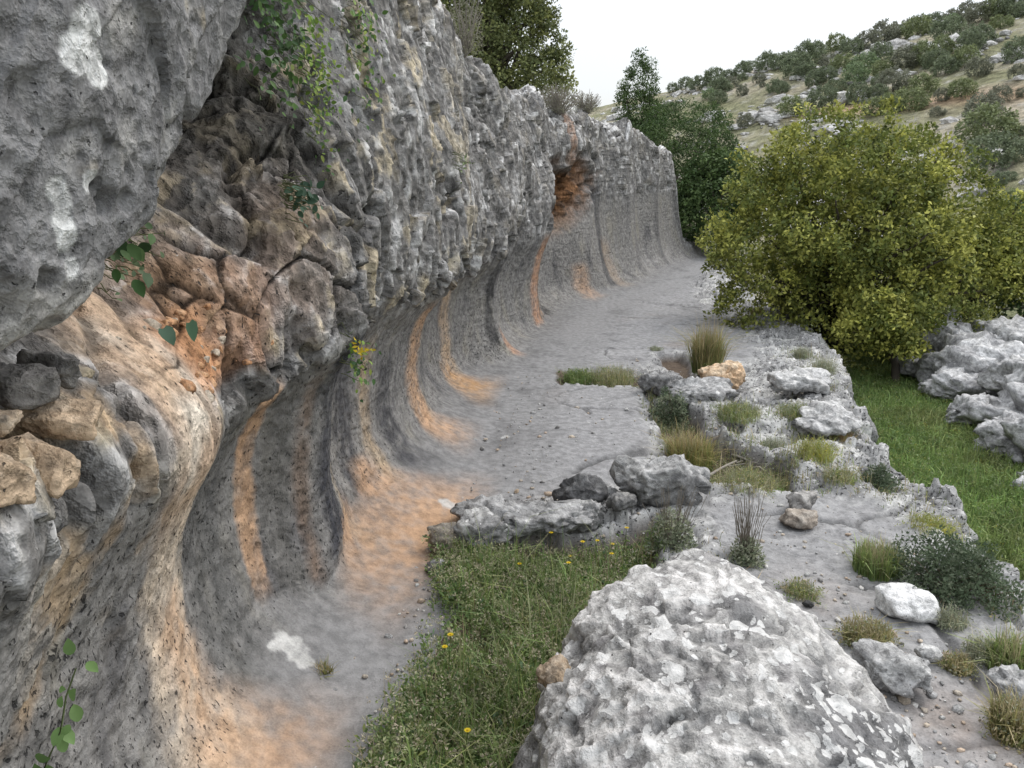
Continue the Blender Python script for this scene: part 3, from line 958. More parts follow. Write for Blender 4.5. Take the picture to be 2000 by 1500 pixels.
def rock(name, loc, size, seed, sub=4, rot=0.0, n_pl=15, p=14, rough=1.0, base=(.24, .24, .24), pale=(.5, .5, .5), dark=(.11, .11, .11),
         pale_w=.5, lich=.2, mat=None, parent=None, tilt=(0, 0), **kw):
    """one loose stone; loc is the middle of its foot, size its full extents"""
    r_ = np.random.default_rng(seed)
    dirs, f = ico(sub)
    pl = []
    for k in range(n_pl):
        n = r_.normal(size=3)
        pl.append((n / np.linalg.norm(n), r_.uniform(.72, 1.0)))
    for a in ((1, 0, 0), (-1, 0, 0), (0, 1, 0), (0, -1, 0), (0, 0, 1), (0, 0, -1)):
        pl.append((np.array(a, float), r_.uniform(.88, 1.0)))
    v = dirs * star(dirs, pl, p)[:, None]
    v *= np.array(size) * .5
    sc = max(size)
    q = v / sc + seed * 3.1
    nrm = dirs / np.linalg.norm(dirs, axis=1)[:, None]
    n1, n2 = fbm(q, 2.5, 3, 1), fbm(q, 8, 4, 2)
    w1, w2, wid = worley(q, 4.5, 3)
    v += nrm * (sc * rough * (.05 * n1 + .020 * n2 + .085 * facet(q, 3.0, 45)[1] + .045 * facet(q, 8.0, 46)[1] + .02 * (worley(q, 12, 47)[0] - .5)))[:, None]
    M = Matrix.Rotation(rot, 3, 'Z') @ Matrix.Rotation(tilt[0], 3, 'X') @ Matrix.Rotation(tilt[1], 3, 'Y')
    v = v @ np.array(M).T
    v[:, 2] -= v[:, 2].min() + .06 * size[2]
    n3 = fbm(q, 5, 4, 5)
    cc = mix(np.repeat(np.array([base], float), len(v), 0), pale, pale_w * sst(n3 + .5 * n1 + .35 * nrm[:, 2], .05, .5))
    cc = mix(cc, dark, .7 * sst(-n2 - .4 * n1, .12, .5))
    lm = np.clip(lich * (1 + .8 * n1) + .1 * lich * nrm[:, 2], 0, 1)
    me = mesh_np(name, v, tris=f, col=cc, masks={"pit": .45 + 0 * n1, "lich": lm})
    return link(name, me, mat or M_BOULDER, parent, loc, **kw)


# --- the overhanging block of the near cliff, a part of it
bp = [(-.58, 2.35, 2.78), (-.67, 2.2, 2.44), (-.69, 2.02, 2.21), (-.74, 1.85, 2.09), (-.81, 1.66, 1.92), (-.80, 1.58, 1.83), (-.78, 1.5, 1.76),
      (-.82, 1.4, 1.70), (-.87, 1.3, 1.69), (-.95, 1.1, 1.67), (-.75, 1.45, 2.09), (-.78, 1.45, 1.87), (-.67, 1.6, 2.23), (-.86, 1.15, 1.97),
      (-.91, 1.2, 2.24), (-.62, 1.9, 2.62), (-.95, .6, 1.75), (-.95, .5, 2.4), (-.75, 1.2, 3.1), (-.62, 2.3, 3.2), (-.75, 2.6, 3.4), (-.9, .8, 3.3)]
bp += [(-2.0, y_, max(z_, 2.0)) for _, y_, z_ in bp]
ctr = np.array((-1.25, 1.55, 2.45))
planes = hull_planes(bp, ctr)
# finer where the block faces the ledge
nth, nph = 330, 460
th = np.pi * (np.linspace(0, 1, nth) ** 1.0)
th = th - .38 * np.sin(2 * th) * 0
ph = np.linspace(-np.pi, np.pi, nph)
ph = ph - .62 * np.sin(ph)
TH, PH = np.meshgrid(th, ph, indexing='ij')
dirs = np.stack([np.sin(TH) * np.cos(PH), np.sin(TH) * np.sin(PH), np.cos(TH)], -1).reshape(-1, 3)
v = ctr + dirs * star(dirs, planes, 34)[:, None]
q = v.copy()
nb = grid_normals(v.reshape(nth, nph, 3)).reshape(-1, 3)
nb *= np.sign((nb * dirs).sum(1))[:, None]
w1, w2, wid = worley(q + .04 * np.stack([fbm(q, 5, 2, 70), fbm(q, 5, 2, 71), fbm(q, 5, 2, 72)], 1), 9.0, 21)
x1, x2, xid = worley(q, 22, 22)
dents = (1 - sst(w1, .0, .42)) * (wid > .35) * sst(fbm(q, 2.3, 2, 73), -.45, .25)
small = (1 - sst(x1, .0, .30)) * (xid > .5) * sst(fbm(q, 3.5, 2, 74), -.3, .2)
dd = .030 * fbm(q, 2.2, 3, 75) + .014 * ridged(q, 5, 3, 76) - .045 * dents * (.5 + wid) * 1.8 - .020 * small + .022 * facet(q, 5.0, 41)[1] + .010 * (facet(q, 14, 42)[0] - .5) + .005 * fbm(q, 30, 3, 77) + .008 * fbm(q, 11, 2, 78)
v = v + nb * dd[:, None]
n1, n2 = fbm(q, 2.0, 3, 79), fbm(q, 9, 4, 80)
bc = mix(np.repeat(np.array([(.205, .205, .210)]), len(v), 0), (.33, .325, .315), sst(n2 + .4 * n1, .0, .6))
bc = mix(bc, (.12, .12, .122), .6 * sst(dents, .25, .8))
bc = mix(bc, (.40, .34, .23), .7 * sst(fbm(q, 6.5, 3, 81), .32, .6))
bc = mix(bc, (.10, .10, .105), .45 * sst(-n2, .2, .6))
bc = mix(bc, (.40, .39, .37), .7 * sst(-q[:, 2] + .05 * n1, -1.87, -1.76))
# the round white lichens of its face
for (ly, lz, lr) in ((1.44, 2.24, .035), (1.47, 2.19, .03), (1.41, 2.20, .028), (1.385, 1.985, .017), (1.40, 1.965, .013), (1.46, 2.00, .016),
                     (1.40, 1.93, .016), (1.405, 1.90, .015), (1.42, 1.85, .013), (1.62, 2.53, .02), (1.66, 2.47, .018), (1.72, 2.50, .015)):
    e = np.hypot(q[:, 1] - ly, q[:, 2] - lz) + .012 * n2 + .005 * fbm(q, 60, 1, ly)
    bc = mix(bc, (.58, .59, .59), .95 * (1 - sst(e, lr, lr + .008)) * (q[:, 0] > -1.1))
f = grid_faces(nth, nph)
me = mesh_np("overhanging_block", v, f, col=bc, masks={"pit": .50 + .3 * n1, "lich": 0 * n1})
block = link("overhanging_block", me, M_ROCKN, cliff)
block["label"] = "pitted grey block jutting out at the near end, spotted with white lichen"

# --- the pale boulder in the foreground
fp = [(.76, 3.06, .57), (.51, 2.95, .55), (.25, 2.72, .41), (.07, 2.45, .31), (.0, 2.3, .24), (.97, 2.95, .55), (1.11, 2.82, .42), (1.23, 2.6, .36),
      (1.32, 2.45, .29), (1.31, 2.3, .24), (1.21, 2.1, .21), (.52, 2.45, .57), (.5, 2.15, .56), (.82, 2.3, .56), (.98, 2.65, .54), (.3, 2.6, .50), (1.05, 2.2, .42), (.76, 1.9, .50), (.15, 1.95, .37), (.3, 1.5, .3), (1.0, 1.5, .22), (1.25, 1.7, .1)]
fp += [(.74, 3.16, -.2), (.45, 3.05, -.2), (.12, 2.8, -.2), (-.05, 2.4, -.2), (-.1, 2.1, -.2), (1.1, 3.0, -.2), (1.32, 2.7, -.2), (1.40, 2.4, -.2), (1.40, 1.7, -.2), (1.1, 1.3, -.2), (.2, 1.3, -.2)]
ctr = np.array((.66, 2.25, .02))
dirs, f = ico(7)
keep = dirs[f].mean(1)[:, 2] > -.45
f = f[keep]
v = ctr + dirs * star(dirs, hull_planes(fp, ctr), 30)[:, None]
q = v.copy()
wv = .05 * np.stack([fbm(q, 4, 2, 90), fbm(q, 4, 2, 91), fbm(q, 4, 2, 92)], 1)
w1, w2, wid = worley(q + wv, 7.0, 31)
x1, x2, xid = worley(q + .5 * wv, 17, 32)
_, fa3 = facet(q + wv, 5.0, 43)
_, fb3 = facet(q + .5 * wv, 13.0, 44)
dd = .030 * fbm(q, 2.2, 3, 93) + .048 * fa3 + .020 * fb3 + .020 * (x1 - .5) + .006 * (xid - .5) + .005 * fbm(q, 34, 3, 95)
v = v + dirs * dd[:, None]
n1, n2 = fbm(q, 2.0, 3, 96), fbm(q, 10, 4, 97)
fcol = mix(np.repeat(np.array([(.38, .375, .365)]), len(v), 0), (.20, .195, .195), sst(n2 + .4 * n1, -.05, .4))
fcol = mix(fcol, (.52, .51, .50), .8 * sst(fbm(q, 5, 3, 98) + .6 * dd / .03, .1, .5))
fcol = mix(fcol, (.16, .16, .16), .75 * sst(-dd - .012 * n2, .006, .030))
bare = np.exp(-(((v[:, 0] - 1.15) / .34) ** 2 + ((v[:, 1] - 2.0) / .36) ** 2)) + .55 * np.exp(-(((v[:, 0] - .80) / .16) ** 2 + ((v[:, 1] - 2.55) / .16) ** 2)) + .5 * np.exp(-(((v[:, 0] - .45) / .12) ** 2 + ((v[:, 1] - 2.2) / .14) ** 2))
bare = sst(bare + .40 * fbm(q, 3.5, 3, 99), .35, .65)
fcol = mix(fcol, (.135, .135, .138), .88 * bare)
fcol *= (1 + .25 * (xid - .5) + .2 * (wid - .5))[:, None]
lm = np.clip(.70 + .3 * n1 + .22 * bare, .2, 1)
me = mesh_np("boulder", v, tris=f, col=fcol, masks={"pit": .45 + 0 * n1, "lich": lm})
link("boulder", me, M_BOULDER, label="big pale boulder blotched with white lichen filling the bottom of the view", cat="boulder")

# --- things are set down on the ledge
from mathutils.kdtree import KDTree
_sel = np.arange(0, len(lf2), 3)
_kd = KDTree(len(_sel))
for i_, k_ in enumerate(_sel):
    _kd.insert((lf2[k_, 0], lf2[k_, 1], 0.0), i_)
_kd.balance()


def on_ledge(x, y):
    _, i_, _ = _kd.find((x, y, 0))
    return float(lf2[_sel[i_], 2])


GR = dict(base=(.22, .22, .22), pale=(.40, .40, .395))
WH = dict(base=(.40, .40, .395), pale=(.62, .62, .61), dark=(.22, .22, .22))
TN = dict(base=(.36, .28, .20), pale=(.50, .43, .35), dark=(.20, .14, .09))
STONES = [
 ("rock", .44, 4.68, (.32, .26, .22), 11, .3, dict(base=(.09, .09, .092), pale=(.22, .22, .22), pale_w=.5, lich=.05), "small dark grey rock with a humped top resting on the smooth bench"),
 ("rock", .97, 4.76, (.66, .46, .30), 27, .2, dict(base=(.24, .24, .24), pale=(.44, .44, .435), pale_w=.7, lich=.22), "largest loose grey rock on the ledge, undercut, behind the grey-leaved shrub"),
 ("rock", -.10, 4.42, (.56, .34, .14), 13, -.2, dict(base=(.22, .22, .22), pale=(.42, .42, .42), lich=.2), "low dark slab with a pointed end at the rim of the iron stain"),
 ("rock", .22, 4.40, (.56, .40, .12), 14, .1, dict(base=(.24, .24, .24), pale=(.42, .42, .42), lich=.2), "flat grey slab sunk in weeds between two dark rocks"),
 ("rock", .42, 4.46, (.30, .20, .17), 15, .4, dict(base=(.20, .20, .20), pale=(.52, .52, .51), lich=.3), "knobbly black and white rock in front of the humped dark rock"),
 ("rock", .66, 4.52, (.20, .14, .12), 16, .8, dict(base=(.16, .16, .16), pale=(.36, .35, .33), lich=.08), "small tilted grey stone wedged beside the largest loose rock"),
 ("rock", -.17, 4.12, (.36, .30, .23), 17, .5, dict(base=(.20, .20, .20), pale=(.50, .50, .49), lich=.3), "angular grey block with a white speckled side in the weeds"),
 ("rock", -.36, 4.10, (.20, .22, .20), 18, .2, dict(base=(.20, .18, .15), pale=(.30, .28, .25), lich=.05), "plain brownish grey stone beside the white speckled block"),
 ("rock", -.40, 3.86, (.13, .11, .08), 19, .1, dict(base=(.2, .2, .2), pale=(.36, .36, .36), lich=.1), "small round grey stone where the weeds meet the iron stain"),
 ("stone", 1.78, 4.62, (.21, .16, .13), 20, .5, dict(base=(.27, .26, .25), pale=(.44, .43, .41), dark=(.12, .12, .12), lich=.05), "wedge shaped grey stone touching a browner stone on the bare bench"),
 ("stone", 1.69, 4.42, (.24, .17, .13), 21, -.4, dict(base=(.30, .26, .22), pale=(.44, .41, .37), dark=(.16, .13, .11), lich=.03), "browner of the two touching stones on the bare bench"),
 ("stone", 1.86, 3.40, (.25, .23, .14), 22, .2, dict(base=(.62, .62, .62), pale=(.72, .72, .72), dark=(.45, .45, .45), lich=.0, n_pl=9, rough=.55), "clean white flat topped stone on the bare rock beside the dark shrub"),
 ("stone", 2.03, 7.55, (.46, .36, .26), 23, .2, dict(base=(.52, .37, .24), pale=(.66, .58, .46), dark=(.26, .17, .10), lich=.02, n_pl=12), "cream and orange broken stone beside the tall tawny tussock"),
 ("rock", 1.72, 7.20, (.66, .50, .22), 24, .1, dict(base=(.26, .26, .26), pale=(.50, .50, .50), lich=.25), "broad grey rock under the cream and orange broken stone"),
 ("rock", 1.45, 7.55, (.42, .34, .24), 25, .9, dict(base=(.19, .19, .19), pale=(.36, .36, .36), lich=.15), "dark grey rock at the corner of the smooth bench"),
 ("rock", 1.55, 2.86, (.30, .26, .15), 26, .3, dict(base=(.30, .30, .30), pale=(.48, .48, .47), lich=.35), "rough half buried grey rock by the dry weeds behind the boulder"),
 ("stone", 1.76, 3.02, (.11, .08, .07), 28, .3, WH, "small white stone near the half buried rough rock"),
 ("stone", 2.02, 2.78, (.26, .20, .11), 29, .1, dict(base=(.34, .34, .34), pale=(.5, .5, .49), lich=.3), "ragged pale rock knob beside the right edge weeds"),
 ("stone", 1.42, 3.48, (.055, .040, .03), 30, .2, dict(base=(.04, .04, .04), pale=(.08, .08, .08), lich=0), "tiny black pebble lying alone on the bare bench"),
 ("stone", 1.52, 2.10, (.12, .09, .07), 31, .2, dict(base=(.30, .15, .10), pale=(.40, .24, .17), lich=0), "reddish brown stone in the bottom right corner"),
 ("stone", 1.60, 2.20, (.08, .07, .06), 32, .6, dict(base=(.38, .24, .17), pale=(.48, .33, .25), lich=0), "pinkish stone beside the reddish brown one at bottom right"),
 ("stone", .03, 4.95, (.035, .03, .025), 33, .2, TN, "single ochre pebble on the smooth grey bench"),
 ("rock", 2.72, 7.35, (.62, .50, .16), 34, .1, dict(base=(.40, .40, .40), pale=(.56, .56, .55), lich=.45), "white crusted rock at the ledge rim below the grey cushion plant"),
 ("rock", 2.52, 6.2, (.66, .55, .20), 35, .4, dict(base=(.38, .38, .38), pale=(.56, .56, .55), lich=.45), "square white crusted rock at the outer corner of the ledge"),
]
for nm, x_, y_, sz_, sd_, rt_, kw_, lab in STONES:
    rock(nm, (x_, y_, on_ledge(x_, y_)), sz_, sd_, 5 if max(sz_) > .25 else (4 if max(sz_) > .1 else 3), rt_, label=lab, cat=nm, group="loose rocks on the ledge", **kw_)
# a stone on the boulder's shoulder
rock("stone", (.145, 2.43, .30), (.13, .10, .08), 36, 4, .4, label="buff stone perched on the left shoulder of the big pale boulder", cat="stone", group="loose rocks on the ledge", tilt=(.2, -.3), **TN)
# stones of the hollow seam under the overhanging block, pieces of the cliff
PACK = [  # y, z, size along wall, height, kind
 (1.33, 1.49, .095, .095, 0), (1.45, 1.47, .085, .10, 0), (1.55, 1.53, .07, .075, 0), (1.66, 1.50, .08, .065, 1), (1.40, 1.575, .06, .045, 1),
 (1.52, 1.60, .085, .06, 2), (1.64, 1.61, .07, .07, 2), (1.27, 1.59, .085, .05, 2), (1.22, 1.49, .08, .095, 0),
]
PC = [dict(base=(.43, .33, .235), pale=(.53, .45, .36), dark=(.25, .18, .12), lich=0), dict(base=(.34, .27, .20), pale=(.46, .40, .33), lich=0), dict(base=(.17, .165, .16), pale=(.27, .26, .25), lich=0)]
for i_, (y_, z_, a_, h_, k_) in enumerate(PACK):
    xs = float(np.interp(y_, uy, foot[:, 0])) + (.015 if k_ == 0 else -.035)
    rock("stone", (xs, y_, z_ - h_ / 2), (.16, a_, h_), 60 + i_, 4, .2 * (i_ % 3 - 1), n_pl=8, p=22, rough=.6, parent=cliff, tilt=(.25 * (i_ % 3 - 1), .1), mat=M_ROCKN, **PC[k_])
# broken orange stones in the rubble bay
rr = np.random.default_rng(5)
for i_ in range(46):
    u_ = rr.normal(2.75, .20)
    k_ = rr.uniform(7.6, 8.9)
    iu_ = int(np.clip(np.searchsorted(uy, u_), 1, NU - 2))
    iv_ = int(np.clip(np.searchsorted(vv, k_), 1, NV - 2))
    pp = Pd[iu_ * NV + iv_]
    s_ = rr.uniform(.018, .048) * (1.2 if i_ < 10 else .75)
    kw_ = [dict(base=(.47, .27, .15), pale=(.56, .40, .27), dark=(.28, .14, .07), lich=0), dict(base=(.40, .22, .12), pale=(.50, .33, .2), lich=0), dict(base=(.42, .36, .29), pale=(.52, .48, .42), lich=0)][i_ % 3]
    rock("stone", (pp[0] - .012, pp[1], pp[2] - s_ * .35), (s_ * 1.2, s_ * 1.3, s_ * .85), 100 + i_ % 17, 3, rr.uniform(0, 6), n_pl=9, p=24, rough=.7, parent=cliff, tilt=(rr.uniform(-.5, .5), rr.uniform(-.5, .5)), mat=M_ROCKN, **kw_)

# --- boulders on the far side of the gully
FAR_R = [
 (5.30, 10.1, (.85, .6, .72), 201, "squat grey boulder at the grassy foot of the rock pile across the gully"),
 (5.75, 10.8, (.70, .7, 1.15), 202, "upright dark cracked boulder behind the squat one across the gully"),
 (5.50, 9.35, (.60, 1.2, 1.10), 203, "long pale ridged boulder sloping down to the gully grass"),
 (4.80, 8.15, (.62, .62, .55), 204, "low rounded grey boulder lapped by the gully grass"),
 (5.50, 8.25, (.95, 1.3, 1.30), 205, "tallest white topped boulder at the right edge of the view"),
 (4.62, 7.3, (.60, .60, .62), 206, "bulging grey boulder between two others at the gully edge"),
 (4.85, 6.85, (.85, .95, 1.00), 207, "nearest big fluted boulder at the right edge across the gully"),
 (4.35, 6.35, (.55, .45, .35), 208, "small dark boulder at the foot of the nearest fluted boulder"),
 (6.2, 12.0, (.8, .7, 1.05), 209, "dark rock half hidden in shade behind the boulder pile"),
 (5.05, 9.2, (.7, .8, .6), 211, "flat topped grey boulder filling the gap at the gully edge"),
 (5.35, 7.6, (.8, .9, .95), 212, "angular pale boulder behind the bulging one across the gully"),
 (4.6, 5.75, (.6, .7, .5), 213, "low pale boulder nearest the viewer at the right edge"),
 (6.5, 10.8, (1.0, .9, 1.15), 210, "grey rock slab on top of the boulder pile below the pale bush"),
]
for x_, y_, sz_, sd_, lab in FAR_R:
    pw = .5 if sd_ in (203, 205, 207, 206) else .3
    x_ += .22
    rock("boulder", (x_, y_, float(ground_z(np.array([x_]), np.array([y_]))[0]) - .08), (sz_[0] * 1.08, sz_[1] * 1.25, sz_[2] * .66), sd_, 5, .2 * (sd_ % 5), n_pl=9, p=26, rough=1.15,
         base=(.33, .33, .335), pale=(.56, .56, .56), pale_w=pw + .3, lich=.30, label=lab, cat="boulder", group="boulders across the gully")
# ------------------------------------------------------------------ plants
def leaf_mesh(name, pos, ax, nr, ln, wd, colr, smooth=True):
    """one bent, pointed quad per leaf"""
    ax = ax / (np.linalg.norm(ax, axis=1)[:, None] + 1e-9)
    sd = np.cross(ax, nr)
    sd /= np.linalg.norm(sd, axis=1)[:, None] + 1e-9
    up_ = np.cross(sd, ax)
    ln, wd = ln[:, None], wd[:, None]
    v = np.stack([pos, pos + ax * ln * .5 + sd * wd * .5 + up_ * ln * .10, pos + ax * ln, pos + ax * ln * .5 - sd * wd * .5 + up_ * ln * .10], 1)
    n = len(pos)
    f = np.arange(n * 4).reshape(n, 4)
    return v.reshape(-1, 3), f, np.repeat(colr, 4, 0)


def blade_mesh(base, h, w, dirx, lean, colb, colt):
    n = len(base)
    d3 = np.concatenate([dirx, np.zeros((n, 1))], 1)
    sd = np.stack([-dirx[:, 1], dirx[:, 0], np.zeros(n)], 1) * (w * .5)[:, None]
    mid = base + d3 * (lean * h * .28)[:, None] + np.array((0, 0, 1)) * (h * .58)[:, None]
    tip = base + d3 * (lean * h * .95)[:, None] + np.array((0, 0, 1)) * (h * (1 - .25 * lean))[:, None]
    v = np.stack([base - sd, base + sd, mid + sd * .8, mid - sd * .8, tip], 1).reshape(-1, 3)
    i = np.arange(n)[:, None] * 5
    q_ = i + np.array([0, 1, 2, 3])
    t_ = i + np.array([3, 2, 4])
    cc = np.stack([colb, colb, (colb + colt) / 2, (colb + colt) / 2, colt], 1).reshape(-1, 3)
    return v, q_, t_, cc


def join(parts):
    V_, Q_, T_, C_, o_ = [], [], [], [], 0
    for p in parts:
        v, q_, t_, cc = p if len(p) == 4 else (p[0], p[1], None, p[2])
        V_.append(v)
        C_.append(cc)
        if q_ is not None and len(q_):
            Q_.append(q_ + o_)
        if t_ is not None and len(t_):
            T_.append(t_ + o_)
        o_ += len(v)
    return (np.concatenate(V_), np.concatenate(Q_) if Q_ else None, np.concatenate(T_) if T_ else None, np.concatenate(C_))


def tube(path, rad, n=6, colr=(.10, .085, .07)):
    path, rad = np.array(path, float), np.array(rad, float)
    tn = np.gradient(path, axis=0)
    tn /= np.linalg.norm(tn, axis=1)[:, None] + 1e-9
    ref = np.where(np.abs(tn[:, 2:3]) > .9, np.array([[1., 0, 0]]), np.array([[0, 0, 1.]]))
    a = np.cross(tn, ref)
    a /= np.linalg.norm(a, axis=1)[:, None] + 1e-9
    b = np.cross(tn, a)
    an = np.linspace(0, 2 * np.pi, n, endpoint=False)
    v = path[:, None] + rad[:, None, None] * (np.cos(an)[None, :, None] * a[:, None] + np.sin(an)[None, :, None] * b[:, None])
    m_ = len(path)
    i = np.arange(m_ * n).reshape(m_, n)
    j = np.roll(i, -1, 1)
    q_ = np.stack([i[:-1], j[:-1], j[1:], i[1:]], -1).reshape(-1, 4)
    return v.reshape(-1, 3), q_, np.repeat(np.array([colr], float), m_ * n, 0)


def wiggle(a, b, n, amp, r_):
    t_ = np.linspace(0, 1, n)[:, None]
    p = np.array(a) * (1 - t_) + np.array(b) * t_
    return p + amp * r_.normal(size=(n, 3)) * np.sin(t_ * np.pi)


def rand_dirs(n, r_):
    d_ = r_.normal(size=(n, 3))
    return d_ / np.linalg.norm(d_, axis=1)[:, None]


def crown(ctr, radii, n_cl, per, leaf, cl_r, c_dark, c_mid, c_tip, seed, lump=.22, bottom=-.6, tipw=.5, inner=.25, ratio=.55, freq=1.6):
    """leaf clumps spread over an uneven volume; young tips differ in colour from old leaves"""
    r_ = np.random.default_rng(seed)
    d_ = rand_dirs(int(n_cl * 1.6), r_)
    d_ = d_[d_[:, 2] > bottom][:n_cl]
    k = 1 + lump * fbm(d_ * freq + seed, 1.0, 3, seed) + .5 * lump * fbm(d_ * freq * 2.6, 1.0, 2, seed + 1)
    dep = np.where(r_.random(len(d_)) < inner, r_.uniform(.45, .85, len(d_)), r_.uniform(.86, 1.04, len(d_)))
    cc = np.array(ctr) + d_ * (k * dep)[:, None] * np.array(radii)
    cr = cl_r * r_.uniform(.6, 1.25, len(cc))
    tone = np.clip(.5 + .9 * fbm(cc, 1.1 / max(radii), 2, seed + 2) + r_.normal(0, .22, len(cc)), 0, 1)
    i = np.repeat(np.arange(len(cc)), per)
    o_ = rand_dirs(len(i), r_)
    o_ += .55 * d_[i] + np.array((0, 0, .25))
    o_ /= np.linalg.norm(o_, axis=1)[:, None]
    rr_ = r_.random(len(i)) ** .45
    pos = cc[i] + o_ * (cr[i] * rr_)[:, None]
    nr = o_ + .9 * r_.normal(size=o_.shape)
    ax = np.cross(nr, r_.normal(size=o_.shape)) + .5 * o_
    ln = leaf * r_.uniform(.65, 1.35, len(i))
    tip = np.clip(tipw * tone[i] * (.35 + .9 * sst(rr_, .55, 1.0)) + r_.normal(0, .10, len(i)), 0, 1)
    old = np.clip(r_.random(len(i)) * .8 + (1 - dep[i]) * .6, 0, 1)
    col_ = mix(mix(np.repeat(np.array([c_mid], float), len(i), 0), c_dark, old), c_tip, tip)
    return leaf_mesh("crown", pos, ax, nr, ln, ln * ratio, col_), cc


def tree(name, base, ctr, radii, label, cat, seed, trunk_r=.12, limbs=26, group=None, bark=(.10, .085, .07), lobes=None, **kw):
    root = link(name, None, None, None, base, label=label, cat=cat, group=group)
    rel = np.array(ctr) - np.array(base)
    if lobes:                                         # a crown of several uneven lobes
        n_all = kw.pop("n_cl")
        vol = np.array([l_[3] ** 2 for l_ in lobes])
        prt, cc = [], []
        for j_, (ox, oy, oz, k_) in enumerate(lobes):
            a_, b_ = crown(rel + np.array((ox, oy, oz)) * np.array(radii), np.array(radii) * k_, seed=seed + 31 * j_, n_cl=int(n_all * vol[j_] / vol.sum()), **kw)
            prt.append(a_)
            cc.append(b_)
        v, q_, _, cl = join(prt)
        lf_, cc = (v, q_, cl), np.concatenate(cc)
    else:
        lf_, cc = crown(rel, radii, seed=seed, **kw)
    me = mesh_np("crown", lf_[0], lf_[1], col=lf_[2])
    link("crown", me, M_LEAF, root, kind="stuff")
    r_ = np.random.default_rng(seed + 5)
    fork = np.array((rel[0] * .4, rel[1] * .4, max(rel[2] - radii[2] * .75, .15)))
    parts = [tube(wiggle((0, 0, -.3), fork, 7, .04, r_), np.linspace(trunk_r * 1.35, trunk_r * .8, 7), 9, bark)]
    for k in r_.choice(len(cc), min(limbs, len(cc)), replace=False):
        m_ = fork * .5 + cc[k] * .5 + np.array((0, 0, .12 * radii[2]))
        pth = np.concatenate([wiggle(fork, m_, 4, .05, r_)[:-1], wiggle(m_, cc[k], 4, .04, r_)])
        parts.append(tube(pth, np.linspace(trunk_r * .45, .008, len(pth)), 5, bark))
    v, q_, t_, cl = join(parts)
    link("trunk", mesh_np("trunk", v, q_, col=cl), M_BARK, root)
    return root


# --- trees and large bushes
YT = dict(c_dark=(.042, .062, .018), c_mid=(.175, .220, .055), c_tip=(.52, .52, .125))
GT = dict(c_dark=(.034, .062, .024), c_mid=(.075, .130, .042), c_tip=(.150, .215, .070))
OT = dict(c_dark=(.085, .110, .052), c_mid=(.180, .215, .085), c_tip=(.36, .375, .13))
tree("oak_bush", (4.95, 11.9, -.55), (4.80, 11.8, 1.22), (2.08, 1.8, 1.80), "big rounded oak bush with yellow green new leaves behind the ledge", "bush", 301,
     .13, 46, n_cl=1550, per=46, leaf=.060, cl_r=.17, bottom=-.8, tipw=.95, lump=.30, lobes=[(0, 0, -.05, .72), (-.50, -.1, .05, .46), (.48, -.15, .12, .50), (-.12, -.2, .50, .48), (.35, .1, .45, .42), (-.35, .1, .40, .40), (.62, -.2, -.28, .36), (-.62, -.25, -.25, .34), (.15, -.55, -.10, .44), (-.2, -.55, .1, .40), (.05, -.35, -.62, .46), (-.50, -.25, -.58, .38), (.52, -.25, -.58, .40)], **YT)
tree("oak_bush", (5.0, 10.2, -.55), (4.72, 9.95, .22), (.60, .50, .45), "low yellow green oak sapling spreading over the gully grass beside the ledge", "bush", 302,
     .05, 20, n_cl=230, per=40, leaf=.055, cl_r=.12, bottom=-.8, tipw=1.0, lump=.45, lobes=[(0, 0, 0, .6), (.6, .1, .2, .45), (-.5, 0, -.25, .42), (.2, -.2, -.5, .40), (-.2, .1, .55, .42)], **YT)
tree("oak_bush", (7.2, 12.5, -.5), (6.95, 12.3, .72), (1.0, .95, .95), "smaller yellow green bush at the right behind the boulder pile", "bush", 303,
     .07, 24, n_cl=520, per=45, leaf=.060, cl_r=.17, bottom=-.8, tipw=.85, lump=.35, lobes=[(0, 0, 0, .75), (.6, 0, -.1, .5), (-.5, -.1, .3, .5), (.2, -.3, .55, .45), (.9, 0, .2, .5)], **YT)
tree("bush", (8.6, 13.2, -.2), (8.35, 13.0, .6), (1.1, 1.0, 1.1), "dark green bush at the right edge behind the yellow green one", "bush", 304,
     .07, 16, n_cl=260, per=50, leaf=.07, cl_r=.22, bottom=-.75, tipw=.5, **GT)
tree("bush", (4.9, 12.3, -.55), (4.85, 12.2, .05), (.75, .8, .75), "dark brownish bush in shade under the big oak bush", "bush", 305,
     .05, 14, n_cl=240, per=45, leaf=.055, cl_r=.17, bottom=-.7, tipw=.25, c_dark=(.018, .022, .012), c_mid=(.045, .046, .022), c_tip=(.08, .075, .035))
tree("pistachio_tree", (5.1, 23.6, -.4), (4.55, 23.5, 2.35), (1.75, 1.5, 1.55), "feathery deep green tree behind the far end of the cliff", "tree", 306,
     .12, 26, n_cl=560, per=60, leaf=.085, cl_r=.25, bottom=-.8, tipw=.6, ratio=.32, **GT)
tree("pistachio_tree", (3.7, 24.3, -.4), (3.65, 24.3, 3.6), (.55, .55, 1.65), "narrow spire of a green tree rising above the far end of the cliff", "tree", 307,
     .10, 18, n_cl=240, per=50, leaf=.085, cl_r=.20, bottom=-.9, tipw=.6, ratio=.32, **GT)
tree("bush", (5.6, 21.9, -.3), (5.45, 21.7, 1.35), (1.0, 1.0, 1.3), "green bush between the feathery tree and the big oak bush", "bush", 308,
     .08, 18, n_cl=330, per=50, leaf=.085, cl_r=.24, bottom=-.8, tipw=.7, **GT)
